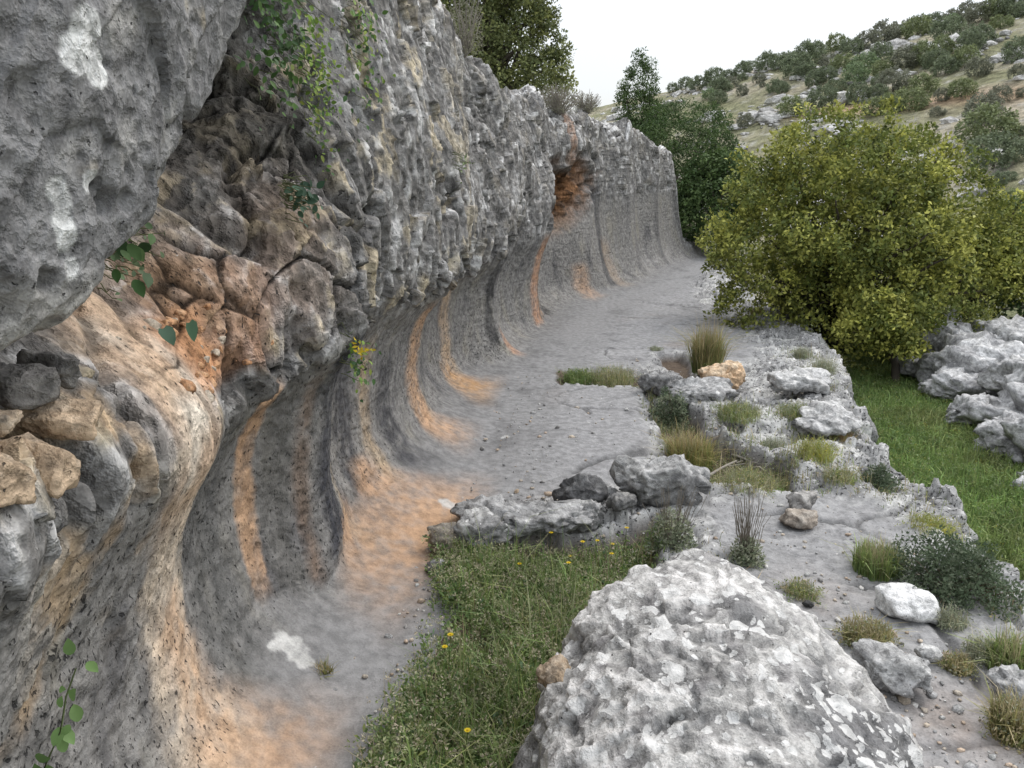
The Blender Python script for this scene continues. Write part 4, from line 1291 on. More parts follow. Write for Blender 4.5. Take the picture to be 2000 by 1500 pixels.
tree("oak_tree", (-.5, 17.6, 2.7), (-.45, 17.4, 5.05), (1.6, 1.45, 2.15), "dark evergreen oak standing on the plateau above the cliff", "tree", 309,
     .14, 34, n_cl=800, per=50, leaf=.072, cl_r=.20, bottom=-.9, tipw=.65, lump=.38, lobes=[(0, 0, 0, .7), (.5, 0, -.3, .45), (.45, -.1, .3, .42), (-.4, -.2, .2, .5), (.1, 0, .6, .45), (.75, 0, -.55, .3), (-.3, 0, -.5, .45)], **OT)
tree("oak_tree", (-1.9, 19.5, 2.9), (-1.7, 19.2, 5.9), (1.7, 1.5, 2.3), "second dark oak on the plateau, behind and left of the first", "tree", 310,
     .14, 24, n_cl=420, per=55, leaf=.09, cl_r=.27, bottom=-.9, tipw=.5, lump=.28, **OT)

# --- bushes of the hillside, leaf colours lightened and greyed to paint in haze
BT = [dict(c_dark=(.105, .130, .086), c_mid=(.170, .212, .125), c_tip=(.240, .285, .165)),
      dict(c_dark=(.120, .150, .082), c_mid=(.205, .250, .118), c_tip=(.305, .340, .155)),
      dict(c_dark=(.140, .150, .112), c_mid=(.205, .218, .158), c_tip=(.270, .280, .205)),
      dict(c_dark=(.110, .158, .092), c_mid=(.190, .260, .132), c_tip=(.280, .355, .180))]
hb = []
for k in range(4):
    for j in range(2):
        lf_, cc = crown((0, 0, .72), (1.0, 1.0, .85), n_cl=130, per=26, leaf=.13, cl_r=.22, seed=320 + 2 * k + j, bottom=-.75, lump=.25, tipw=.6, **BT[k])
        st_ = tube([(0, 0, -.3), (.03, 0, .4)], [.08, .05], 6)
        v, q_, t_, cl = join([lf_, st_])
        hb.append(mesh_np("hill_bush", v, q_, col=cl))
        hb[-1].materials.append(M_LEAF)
HILL = [(21.89, 115.84, .91, 0), (23.53, 115.63, .91, 0), (23.64, 107.28, 1.09, 0), (25.14, 106.12, 1.2, 0), (23.31, 95.64, 1.08, 0), (26.93, 106.31, .96, 0), (28.58, 105.97, .97, 0), (31.22, 112.38, .9, 0), (30.69, 103.48, 1.19, 0), (31.54, 100.71, 1.16, 0), (32.1, 98.55, 1.37, 0), (33.0, 95.31, 1.55, 0), (35.9, 101.54, .95, 0), (37.2, 98.9, 1.16, 1), (36.86, 93.75, 1.11, 0), (39.01, 94.4, 1.35, 2), (41.3, 95.76, 1.38, 2), (43.45, 98.53, .95, 0), (45.67, 100.43, .73, 2), (43.82, 93.67, 1.37, 1), (49.45, 97.53, .97, 2), (48.92, 93.5, 1.05, 2), (48.24, 89.32, 1.23, 2), (49.47, 88.68, 1.35, 1), (50.15, 87.36, 1.34, 0), (49.74, 85.07, 1.09, 0), (46.5, 98.5, .95, 0), (48.3, 99.2, 1.05, 0), (53.5, 86.5, 1.4, 0), (55.5, 84.0, 1.3, 1), (26.4, 85.45, .88, 0), (26.22, 89.24, .31, 2), (27.13, 100.44, .57, 0), (24.15, 89.36, .61, 2), (21.6, 89.11, .9, 0), (26.54, 83.61, .77, 0), (29.41, 88.37, 1.43, 0), (29.79, 86.77, 1.01, 0), (28.88, 81.41, .85, 0), (29.91, 81.33, .86, 0), (32.61, 88.22, 1.03, 2), (32.72, 85.08, 1.0, 1), (28.58, 75.11, .71, 0), (30.31, 75.64, .98, 3), (32.67, 79.73, 1.14, 3), (32.76, 75.63, .91, 1), (35.53, 82.76, .99, 0), (34.38, 74.84, 1.18, 2), (35.3, 73.86, 1.08, 1), (35.56, 72.13, .97, 0), (34.33, 67.79, 1.0, 0), (42.16, 83.65, 1.45, 0), (40.65, 75.36, 1.13, 0), (38.99, 73.24, 1.1, 0), (35.9, 67.95, 1.01, 1), (33.45, 61.44, .92, 2), (37.54, 75.16, .92, 1), (45.9, 81.39, .83, 1), (37.4, 63.6, .97, 0), (33.27, 56.11, .57, 2), (31.59, 52.61, .4, 2), (30.24, 52.69, .6, 2), (29.86, 56.49, .77, 1), (29.13, 57.55, .49, 2), (30.14, 67.3, 1.13, 2), (27.23, 58.01, 1.12, 1), (29.53, 61.25, .89, 1), (26.75, 59.68, .86, 1), (27.18, 66.76, .87, 0), (28.47, 66.22, .71, 0), (25.71, 60.11, .86, 1), (24.99, 68.39, 1.04, 0), (27.33, 54.33, .4, 2), (26.97, 48.47, .97, 2), (25.41, 44.91, 1.24, 1), (23.21, 40.12, 1.22, 0), (21.77, 37.15, .38, 0), (22.5, 37.61, .29, 0), (19.8, 33.31, .34, 2), (19.92, 32.41, .58, 1), (26.88, 44.28, .34, 0)]
TONE = ["dark green", "mid green", "greyish green", "bright green"]
SPECIAL = {(23.21, 40.12): "large round dark bush on the open grass at the foot of the far hillside",
           (25.41, 44.91): "mid green bush right behind the large round dark bush of the hillside",
           (26.97, 48.47): "grey brown twiggy bush above the two nearest bushes of the hillside",
           (24.99, 68.39): "round dark bush standing alone just above the big oak bush"}
r_ = np.random.default_rng(77)
_n = 0
while _n < 14:
    x_, y_ = r_.uniform(16, 56), r_.uniform(46, 104)
    if .18 < x_ / y_ < .68 and fbm(np.array([(x_, y_, 0.)]), .07, 2, 130)[0] + .25 * r_.normal() > .05 and min((x_ - h[0]) ** 2 + (y_ - h[1]) ** 2 for h in HILL) > 1.5:
        HILL.append((round(x_, 2), round(y_, 2), round(float(r_.uniform(.35, .95)), 2), int(r_.choice([0, 0, 1, 2, 3]))))
        _n += 1
hx = np.array([h[0] for h in HILL])
hy_ = np.array([h[1] for h in HILL])
kinds = {}
hz = ground_z(hx, hy_)
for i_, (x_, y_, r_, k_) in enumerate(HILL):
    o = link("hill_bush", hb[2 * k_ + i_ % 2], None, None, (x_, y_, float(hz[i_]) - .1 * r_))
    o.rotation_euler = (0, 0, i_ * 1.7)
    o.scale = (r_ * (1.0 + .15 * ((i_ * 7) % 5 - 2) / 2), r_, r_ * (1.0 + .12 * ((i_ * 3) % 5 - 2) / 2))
    far_ = "on the skyline ridge" if y_ > 84 else ("high on the far hillside" if y_ > 70 else "low on the far hillside")
    o["category"] = "bush"
    o["group"] = "bushes on the far hillside"
    if (x_, y_) in SPECIAL:
        o["label"] = SPECIAL[(x_, y_)]
    else:
        kinds.setdefault("%s bush %s" % (TONE[k_], far_), []).append((x_ / y_, o))
ORD = "first second third fourth fifth sixth seventh eighth ninth tenth eleventh twelfth thirteenth fourteenth fifteenth sixteenth seventeenth eighteenth nineteenth twentieth".split()
ORD += ["twenty-" + w for w in ORD[:9]] + ["thirtieth"] + ["thirty-" + w for w in ORD[:9]] + ["fortieth"] + ["forty-" + w for w in ORD[:9]] + ["fiftieth"] + ["fifty-" + w for w in ORD[:9]]
for k_, lst in kinds.items():
    lst.sort(key=lambda e: e[0])
    for j_, (_, o) in enumerate(lst):
        o["label"] = k_ + ", %s of its colour from the left" % ORD[j_]

# limestone scatter of the hillside: too many and too small to count
r_ = np.random.default_rng(41)
n = 9500
hx = r_.uniform(10, 62, n)
hy_ = r_.uniform(26, 112, n)
pq = np.stack([hx, hy_, 0 * hx], 1)
m_ = (fbm(pq, .10, 3, 110, mul=(1.6, .6, 1)) + .6 * fbm(pq, .5, 2, 111) > .12)
hx, hy_ = hx[m_], hy_[m_]
hz = ground_z(hx, hy_)
dv, df = ico(1)
parts_v, parts_c = [], []
n = len(hx)
sc_ = r_.lognormal(-1.45, .6, n).clip(.06, 1.0)
rv = dv[None] * (1 + .35 * r_.uniform(-1, 1, (n, len(dv), 1))) * (sc_[:, None] * np.stack([r_.uniform(.8, 1.9, n), r_.uniform(.8, 1.3, n), r_.uniform(.35, .75, n)], 1))[:, None]
rv += np.stack([hx, hy_, hz + .1 * sc_], 1)[:, None]
fcs = (df[None] + (np.arange(n) * len(dv))[:, None, None]).reshape(-1, 3)
g_ = r_.uniform(.38, .72, (n, 1, 1)) * np.array((1, .99, .97)) * np.ones((1, len(dv), 1))
me = mesh_np("hillside_rocks", rv.reshape(-1, 3), tris=fcs, col=g_.reshape(-1, 3), masks={"pit": np.zeros(n * len(dv)), "lich": np.zeros(n * len(dv))}, smooth=False)
link("hillside_rocks", me, M_SOIL, kind="stuff", label="pale limestone rocks strewn over the far hillside")
# ------------------------------------------------------------------ grasses and weeds
def scatter_poly(poly, n, r_):
    P_ = np.array(poly)
    lo, hi = P_.min(0), P_.max(0)
    p = r_.uniform(lo, hi, (int(n * 3.2), 2))
    p = p[poly_sd(p[:, 0], p[:, 1], poly) < 0]
    return p[:n]


def grass(base, h, w, colb, colt, r_, lean=.6, jit=.25):
    n = len(base)
    a = r_.uniform(0, 2 * np.pi, n)
    dx = np.stack([np.cos(a), np.sin(a)], 1)
    k = r_.uniform(1 - jit, 1 + jit, (n, 1))
    return blade_mesh(base, h, w, dx, np.abs(r_.normal(0, lean, n)).clip(0, 1.4), colb * k, colt * k)


def pick_cols(pal, n, r_):
    return np.array(pal, float)[r_.integers(0, len(pal), n)]


def heads(base, size, pal, r_, per=5):
    """tiny loose leaf or seed clusters"""
    n = len(base) * per
    i = np.repeat(np.arange(len(base)), per)
    o_ = rand_dirs(n, r_)
    s_ = np.asarray(size)[i] if np.ndim(size) else np.full(n, size)
    pos = base[i] + o_ * (s_ * .6)[:, None]
    return leaf_mesh("h", pos, o_ + np.array((0, 0, .3)), rand_dirs(n, r_), s_ * r_.uniform(.7, 1.3, n), s_ * .45, pick_cols(pal, len(base), r_)[i])


FEATH = [(.34, .36, .20), (.40, .39, .27), (.27, .32, .15), (.46, .41, .31)]
GREEN = [(.17, .25, .065), (.21, .29, .080), (.15, .22, .065), (.27, .31, .110)]
TIPS = [(.29, .37, .12), (.36, .38, .16), (.24, .32, .11), (.44, .40, .23)]
DEEP = [(.150, .235, .085), (.180, .265, .098), (.130, .210, .080), (.215, .290, .120)]

# --- near weeds in the soil pocket between the undercut and the boulder
r_ = np.random.default_rng(61)
NEARP = [(-.46, 4.15), (-.10, 4.22), (.40, 4.25), (.80, 4.45), (.95, 4.2), (.78, 3.9), (.55, 3.4), (.40, 3.1), (.25, 2.7), (.2, 1.6), (-.50, 1.6), (-.56, 2.3), (-.50, 2.61), (-.39, 2.97), (-.39, 3.52)]
def stand(p):
    z_ = np.array([on_ledge(a, b) for a, b in p])
    return np.concatenate([p, z_[:, None]], 1)
p_ = scatter_poly(NEARP, 11500, r_)
den = fbm(np.concatenate([p_, np.zeros((len(p_), 1))], 1), 2.2, 3, 120)
p_ = p_[den + r_.normal(0, .22, len(p_)) + .5 * sst(-poly_sd(p_[:, 0], p_[:, 1], NEARP), 0, .2) > .14]
edge_d = -poly_sd(p_[:, 0], p_[:, 1], NEARP)
b_ = stand(p_)
n = len(b_)
hh = (.035 + .085 * sst(edge_d, 0, .25)) * r_.lognormal(0, .45, n)
parts = [grass(b_, hh, r_.uniform(.003, .0075, n), pick_cols(DEEP + GREEN, n, r_), pick_cols(TIPS + DEEP + [(.42, .42, .27)], n, r_), r_, .6)]
q_ = b_[r_.choice(n, 8500)]
q_ = q_ + np.stack([r_.normal(0, .02, 8500), r_.normal(0, .02, 8500), r_.uniform(.005, .09, 8500)], 1)
parts.append(heads(q_, r_.uniform(.013, .032, 8500), DEEP + DEEP + GREEN + [(.14, .22, .12)], r_, 4))
q_ = b_[r_.choice(n, 4200)]
q_ = q_ + np.stack([r_.normal(0, .02, 4200), r_.normal(0, .02, 4200), r_.uniform(.05, .15, 4200)], 1)
parts.append(heads(q_, r_.uniform(.009, .018, 4200), FEATH, r_, 8))
s_ = b_[r_.choice(n, 420)]
m_ = len(s_)
parts.append(grass(s_, r_.uniform(.12, .28, m_), np.full(m_, .003), pick_cols([(.30, .26, .13)], m_, r_), pick_cols([(.42, .36, .22)], m_, r_), r_, .35))
v, f4, f3, cl = join(parts)
link("weeds", mesh_np("weeds", v, f4, f3, col=cl), M_GRASS, kind="stuff", label="tangled green weeds and seeding grass in the soil pocket by the boulder")
# yellow flowers standing in them
FL = [(-.30, 2.98), (-.27, 2.92), (-.18, 2.50), (.02, 3.95), (.30, 4.05), (.36, 3.98), (.45, 4.08), (.52, 4.0), (.20, 4.18), (.62, 4.15), (.10, 2.32), (.28, 3.9), (-.05, 2.1), (.55, 4.2)]
FL.sort(key=lambda e: e[0] / e[1])
for i_, (x_, y_) in enumerate(FL):
    z_ = on_ledge(x_, y_)
    h_ = .13 + .04 * ((i_ * 7) % 4)
    root = link("flower", None, None, None, (x_, y_, z_), cat="flower", group="yellow flowers in the weeds",
                label="small yellow daisy in the weeds by the boulder, %s from the left" % ORD[i_])
    tv = tube([(0, 0, 0), (.012, .004, h_ * .5), (.02, -.006, h_)], [.0022, .0018, .0016], 5, (.12, .18, .05))
    link("stem", mesh_np("stem", tv[0], tv[1], col=tv[2]), M_GRASS, root)
    a = np.linspace(0, 2 * np.pi, 12, endpoint=False) + i_
    pos = np.repeat(np.array([(.02, -.006, h_)]), 12, 0)
    ax = np.stack([np.cos(a), np.sin(a), np.full(12, .25)], 1)
    pv = leaf_mesh("p", pos, ax, np.tile(np.array([(0, 0, 1.)]), (12, 1)), np.full(12, .015), np.full(12, .008), np.tile(np.array([(.75, .58, .02)]), (12, 1)))
    pe = link("petals", mesh_np("petals", pv[0], pv[1], col=pv[2]), M_GRASS, root)
    dv, df = ico(1)
    link("disc", mesh_np("disc", dv * np.array((.0055, .0055, .004)) + np.array((.02, -.006, h_ + .002)), tris=df, col=np.tile(np.array([(.60, .38, .02)]), (len(dv), 1))), M_GRASS, root)

# --- the gully meadow
r_ = np.random.default_rng(62)
GUL = [(2.75, 2.5), (2.85, 4.6), (2.85, 6.2), (3.2, 7.3), (3.9, 9.2), (4.2, 11.4), (5.2, 13.0), (6.2, 12.2), (6.2, 9.0), (5.2, 6.2), (4.6, 3.0)]
p_ = scatter_poly(GUL, 46000, r_)
z_ = ground_z(p_[:, 0], p_[:, 1])
z_ = np.maximum(z_, -.62)
b_ = np.concatenate([p_, z_[:, None]], 1)
n = len(b_)
pat = fbm(b_, .9, 3, 121)
cb = mix(pick_cols(DEEP, n, r_), (.18, .23, .08), sst(pat, .0, .5))
ct = mix(pick_cols(GREEN, n, r_) * np.array((1.1, 1.2, 1.1)), (.38, .36, .18), .65 * sst(pat, .0, .5))
parts = [grass(b_, .075 * r_.lognormal(0, .35, n) * (1 + .4 * pat), r_.uniform(.006, .012, n), cb, ct, r_, .6)]
q_ = b_[r_.choice(n, 18000)] + np.stack([0 * r_.random(18000), 0 * r_.random(18000), r_.uniform(.01, .09, 18000)], 1)
parts.append(heads(q_, r_.uniform(.015, .03, 18000), DEEP + GREEN + GREEN + [(.25, .29, .16)], r_, 4))
q_ = b_[r_.choice(n, 900)] + np.array((0, 0, .13))
parts.append(heads(q_, r_.uniform(.008, .014, 900), [(.35, .34, .15), (.45, .40, .08), (.34, .36, .24)], r_, 3))
v, f4, f3, cl = join(parts)
link("gully_grass", mesh_np("gully_grass", v, f4, f3, col=cl), M_GRASS, kind="stuff", label="lush green grass filling the gully beside the ledge")

# --- single plants of the ledge
GREY = [(.33, .36, .25), (.28, .32, .21), (.40, .41, .31)]
OLIVE = [(.31, .31, .13), (.26, .29, .12), (.40, .35, .16)]
YELG = [(.34, .37, .10), (.42, .42, .12), (.28, .33, .09)]
DRY = [(.52, .44, .29), (.46, .39, .25), (.38, .33, .21)]
RUST = [(.44, .29, .15), (.50, .36, .20), (.36, .26, .14)]
DKGR = [(.110, .150, .090), (.130, .175, .105), (.085, .120, .070), (.165, .200, .130)]


def disc_pts(n, rad, r_):
    a = r_.uniform(0, 2 * np.pi, n)
    q = rad * np.sqrt(r_.random(n))
    return np.stack([q * np.cos(a), q * np.sin(a), np.full(n, -.01)], 1)


def dome(n, rad, h, r_):
    d_ = rand_dirs(n, r_)
    d_[:, 2] = np.abs(d_[:, 2])
    return d_ * np.array((rad, rad, h)) * (r_.random((n, 1)) ** .33)


def plant(x_, y_, rad, h, kind, label, seed, z_=None):
    r_ = np.random.default_rng(seed)
    if kind in ("cushion", "yellow", "olive", "mixed", "brown", "grass", "drygrass", "olivegrass"):
        rad, h = rad * 1.15, h * .85
    z_ = on_ledge(x_, y_) if z_ is None else z_
    root = link({"shrub": "shrub", "dark": "shrub", "lavender": "shrub", "lavender2": "shrub"}.get(kind, "grass_tuft" if "grass" in kind or kind == "tall" else "weed"),
                None, None, None, (x_, y_, z_), label=label, cat="shrub" if kind in ("shrub", "dark", "lavender", "lavender2") else ("grass" if "grass" in kind or kind == "tall" else "plant"),
                group="plants growing on the ledge")
    dens = rad / .15
    leaves, stems, flw = [], [], []
    if kind in ("grass", "tall", "olivegrass", "drygrass"):
        pal = {"grass": (DEEP + GREEN, TIPS), "tall": (GREEN + OLIVE, RUST + DRY + OLIVE), "olivegrass": (GREEN + YELG, OLIVE + RUST), "drygrass": (OLIVE, DRY + OLIVE)}[kind]
        n = int(750 * dens ** 1.3)
        b = disc_pts(n, rad * .7, r_)
        leaves.append(grass(b, h * r_.uniform(.45, 1.15, n), r_.uniform(.004, .009, n), pick_cols(pal[0], n, r_), pick_cols(pal[1], n, r_), r_, .55))
        k = int(70 * dens)
        stems.append(grass(disc_pts(k, rad * .5, r_), h * r_.uniform(.9, 1.5, k), np.full(k, .0035), pick_cols(DRY, k, r_), pick_cols(DRY, k, r_), r_, .4))
        if kind == "drygrass":
            leaves.append(heads(dome(int(260 * dens), rad, h * .9, r_), .014, DRY + OLIVE + GREY, r_, 5))
    elif kind in ("cushion", "yellow", "olive", "mixed", "brown", "herb"):
        pal = {"cushion": GREY, "yellow": YELG, "olive": OLIVE + GREY + GREEN, "mixed": OLIVE + GREEN + GREY + DRY, "brown": RUST + OLIVE, "herb": GREEN + DEEP}[kind]
        n = int(150 * dens ** 1.4) + 30
        q = dome(n, rad, h * .95, r_)
        q[:, :2] *= 1 + .35 * np.sin(5 * np.arctan2(q[:, 1], q[:, 0]) + seed)[:, None]
        leaves.append(heads(q, .022 if kind == "herb" else .013, pal, r_, 6))
        k = int(420 * dens) + 60
        stems.append(grass(disc_pts(k, rad * .75, r_), h * r_.uniform(.4, 1.35, k), np.full(k, .0032), pick_cols(pal, k, r_), pick_cols(pal + DRY[:1], k, r_), r_, .8))
        if kind in ("yellow", "mixed", "olive"):
            q = dome(int(60 * dens), rad, h, r_)
            flw.append(heads(q[q[:, 2] > .4 * h], .010, [(.70, .56, .03), (.62, .55, .10)] if kind == "yellow" else [(.5, .45, .12), (.45, .42, .25)], r_, 3))
    elif kind in ("shrub", "dark"):
        pal = DKGR if kind == "shrub" else GREY[:2] + DKGR
        n = int(380 * dens ** 1.5)
        q = dome(n, rad, h, r_)
        q[:, :2] *= 1 + .25 * np.sin(4 * np.arctan2(q[:, 1], q[:, 0]) + seed)[:, None]
        q[:, 2] *= .75 + .5 * np.abs(np.sin(q[:, 0] * 23 + seed))
        leaves.append(heads(q, .022, pal, r_, 7))
        for k in range(int(16 * dens)):
            t_ = q[r_.integers(0, n)]
            stems.append(tube(wiggle((0, 0, 0), t_ * 1.12, 5, .012, r_), np.linspace(.005, .0015, 5), 4, (.16, .13, .09)) )
    else:                                             # grey-leaved half shrub with bare flower stems
        n = int(190 * dens) + 90
        q = dome(n, rad * .9, h * (.75 if kind == "lavender" else .9), r_)
        leaves.append(heads(q, .024, GREY + DKGR[3:], r_, 6))
        top = h * (1.25 if kind == "lavender" else 2.6)
        for k in range(40):
            a = r_.uniform(0, 6.28)
            e = r_.uniform(.2, 1.1) * rad
            stems.append(tube(wiggle((.2 * e * math.cos(a), .2 * e * math.sin(a), 0), (e * math.cos(a) * 1.2, e * math.sin(a) * 1.2, top * r_.uniform(.6, 1)), 5, .008, r_), np.linspace(.0024, .0012, 5), 4, (.26, .23, .19)))
    if leaves:
        v, f4, f3, cl = join(leaves)
        link("leaves", mesh_np("leaves", v, f4, f3, col=cl), M_GRASS, root, kind="stuff")
    if stems:
        v, f4, f3, cl = join(stems)
        link("stems", mesh_np("stems", v, f4, f3, col=cl), M_GRASS, root, kind="stuff")
    if flw:
        v, f4, f3, cl = join(flw)
        link("flowers", mesh_np("flowers", v, f4, f3, col=cl), M_GRASS, root, kind="stuff")
    return root


PLANTS = [
 (2.03, 8.17, 0.209, 0.524, "tall", "tall tawny and green grass tussock in the cleft beside the cream and orange stone"),
 (0.70, 8.17, 0.215, 0.151, "herb", "low bright green weed at the left end of the cross crack"),
 (1.04, 8.10, 0.268, 0.214, "mixed", "olive weed clump at the right end of the cross crack"),
 (2.92, 7.64, 0.172, 0.295, "grass", "green grass tuft at the outer rim beside a grey cushion plant"),
 (3.30, 8.29, 0.140, 0.222, "cushion", "grey green cushion plant at the very rim of the ledge"),
 (3.33, 9.04, 0.100, 0.163, "cushion", "small grey cushion plant inward of the green rim tuft"),
 (3.69, 11.96, 0.113, 0.129, "brown", "small rusty tuft far up the ledge"),
 (3.52, 11.30, 0.084, 0.092, "cushion", "tiny grey tuft just below the small rusty tuft"),
 (1.42, 6.92, 0.196, 0.304, "dark", "dark grey green bush in the corner of the smooth bench"),
 (1.36, 5.80, 0.208, 0.340, "olivegrass", "yellow green grass clump spilling over the edge of the smooth bench"),
 (1.20, 5.30, 0.148, 0.185, "grass", "bright green grass below the yellow green clump"),
 (1.89, 6.45, 0.201, 0.156, "olive", "olive weed patch left of the white rim rocks"),
 (2.39, 6.45, 0.173, 0.146, "olive", "dry olive weeds on the white rim rocks"),
 (2.03, 5.94, 0.092, 0.134, "cushion", "round grey cushion plant in the middle of the rough rock"),
 (2.20, 5.51, 0.144, 0.180, "yellow", "yellow green cushion plant near the outer rim"),
 (1.94, 5.30, 0.130, 0.130, "mixed", "brownish green weeds left of the yellow green cushion"),
 (1.56, 4.98, 0.194, 0.194, "mixed", "broad patch of mixed weeds right of the largest loose rock"),
 (0.88, 4.10, 0.142, 0.311, "lavender", "grey leaved shrub with thin upright stems in front of the largest loose rock"),
 (1.26, 3.95, 0.088, 0.161, "lavender2", "grey green plant with tall bare dry stems behind the big pale boulder"),
 (1.92, 3.86, 0.145, 0.197, "grass", "green and straw coloured grass clump left of the dark shrub"),
 (2.18, 3.62, 0.30, 0.26, "shrub", "spreading dark green shrub at the outer edge of the near ledge"),
 (2.45, 4.34, 0.130, 0.109, "yellow", "low yellow flowered weed on the rim above the dark shrub"),
 (1.43, 3.59, 0.089, 0.089, "mixed", "small weeds at the back foot of the big pale boulder"),
 (1.30, 3.25, 0.054, 0.075, "herb", "bright green sprig growing at the edge of the big pale boulder"),
 (1.58, 3.18, 0.123, 0.133, "drygrass", "straw coloured dry weeds between the boulder and the white stone"),
 (2.10, 2.97, 0.127, 0.198, "grass", "green grass clump at the right edge of the view"),
 (1.86, 2.56, 0.107, 0.191, "drygrass", "dry grass clump in the bottom right corner"),
 (2.02, 3.31, 0.072, 0.100, "cushion", "grey green cushion in front of the dark shrub"),
 (-0.79, 2.94, 0.050, 0.084, "olivegrass", "lone small grass tuft on the floor of the undercut"),
 (2.44, 5.02, 0.113, 0.136, "shrub", "small dark green shrub hanging over the ledge rim"),
 (2.18, 5.02, 0.119, 0.104, "mixed", "weeds behind the bare bench near the rim"),
 (1.33, 5.30, 0.121, 0.135, "mixed", "weeds directly behind the largest loose rock"),
 (2.59, 6.04, 0.096, 0.088, "brown", "rusty weeds on the white crusted corner rock"),
 (1.73, 9.50, 0.069, 0.057, "cushion", "tiny dark tuft on the bench left of the tall tawny tussock"),
 (2.02, 3.05, 0.081, 0.108, "cushion", "grey tuft by the ragged pale rock knob"),
 (1.87, 2.98, 0.068, 0.078, "drygrass", "dry tuft left of the ragged pale rock knob"),
]
for i_, (x_, y_, rad_, h_, k_, lab) in enumerate(PLANTS):
    plant(x_, y_, rad_, h_, k_, lab, 400 + i_)

# low weeds threading the cracks between them
r_ = np.random.default_rng(64)
ctr_ = np.array([(a, b) for a, b, *_ in PLANTS if b < 9.5 and a > .9])
k_ = r_.integers(0, len(ctr_), 9000)
p_ = ctr_[k_] + r_.normal(0, .17, (9000, 2))
p_ = np.concatenate([p_, scatter_poly(TRENCH[1][0], 7000, r_), scatter_poly(TRENCH[2][0], 350, r_)])
p_ = p_[fbm(np.concatenate([p_, 0 * p_[:, :1]], 1), 3.0, 3, 140) + .2 * r_.normal(size=len(p_)) > .02]
p_ = p_[(p_[:, 0] > 1.05) | (p_[:, 1] > 4.7)]
_ok = np.array([max(rough[_sel[_kd.find((a, b, 0))[1]]], soil[_sel[_kd.find((a, b, 0))[1]]]) > .4 for a, b in p_])
p_ = p_[_ok]
b_ = stand(p_)
n = len(b_)
pal_ = GREEN + OLIVE + DRY + GREY
parts = [grass(b_, .055 * r_.lognormal(0, .5, n), r_.uniform(.003, .006, n), pick_cols(pal_, n, r_), pick_cols(pal_ + RUST, n, r_), r_, .8)]
q_ = b_[r_.choice(n, n // 2)] + np.array((0, 0, .02))
parts.append(heads(q_, r_.uniform(.008, .016, n // 2), pal_, r_, 4))
v, f4, f3, cl = join(parts)
link("crevice_weeds", mesh_np("crevice_weeds", v, f4, f3, col=cl), M_GRASS, kind="stuff", label="thin dry and green weeds in the cracks of the rough ledge")

# the dead grey bushes and dry stalks on the cliff top
def cliff_pt(u_, k_):
    iu_ = int(np.clip(np.searchsorted(uy, u_), 1, NU - 2))
    iv_ = int(np.clip(np.searchsorted(vv, k_), 1, NV - 2))
    j = iu_ * NV + iv_
    return Pd[j], CN.reshape(-1, 3)[j]


def deadbush(u_, k_, rad, h, n, label, seed):
    r_ = np.random.default_rng(seed)
    p, _ = cliff_pt(u_, k_)
    root = link("dead_bush", None, None, None, tuple(p), label=label, cat="bush")
    st_ = []
    for k in range(n):
        a, e = r_.uniform(0, 6.28), np.sqrt(r_.random()) * rad
        st_.append(tube(wiggle((0, 0, -.03), (e * math.cos(a), e * math.sin(a), h * r_.uniform(.6, 1) * math.sqrt(max(.15, 1 - (e / rad) ** 2 * .7))), 5, .025, r_), np.linspace(.006, .0025, 5), 4, (.36, .33, .29)))
    v, f4, f3, cl = join(st_)
    link("twigs", mesh_np("twigs", v, f4, f3, col=cl), M_GRASS, root, kind="stuff")
    lv = heads(dome(500, rad * .8, h * .8, r_), .022, [(.30, .29, .22), (.24, .25, .17)], r_, 3)
    link("leaves", mesh_np("leaves", lv[0], lv[1], col=lv[2]), M_GRASS, root, kind="stuff")


deadbush(13.3, 12.15, .42, .50, 170, "pale leafless round bush on the crest of the far cliff", 501)
deadbush(14.5, 12.1, .30, .42, 110, "second smaller leafless bush on the cliff crest, nearer the far end", 502)
deadbush(8.6, 12.2, .25, .75, 26, "tall dry stalks on the stepped crest in front of the dark oak", 503)

# --- plants rooted in the cliff
def heart_leaf(pos, ax, nr, ln, colr, oval=False):
    ax = np.array(ax, float) / np.linalg.norm(ax)
    sd = np.cross(ax, nr)
    sd /= np.linalg.norm(sd)
    up_ = np.cross(sd, ax)
    sh = [(0, 0, 0), (-.10, .28, .05), (.12, .50, .08), (.45, .46, .06), (.78, .25, .0), (1.0, 0, -.08), (.78, -.25, .0), (.45, -.46, .06), (.12, -.50, .08), (-.10, -.28, .05), (.45, 0, -.02)]
    if oval:
        sh = [(0, 0, 0), (.08, .16, .02), (.30, .29, .05), (.55, .29, .06), (.82, .15, .02), (1.0, 0, -.05), (.82, -.15, .02), (.55, -.29, .06), (.30, -.29, .05), (.08, -.16, .02), (.5, 0, 0)]
    v = np.array([np.array(pos) + (a * ax + b * sd + c_ * up_) * ln for a, b, c_ in sh])
    t_ = np.array([(10, i, i + 1) for i in range(9)] + [(10, 9, 0)])
    return v, None, t_, np.repeat(np.array([colr], float), 11, 0)


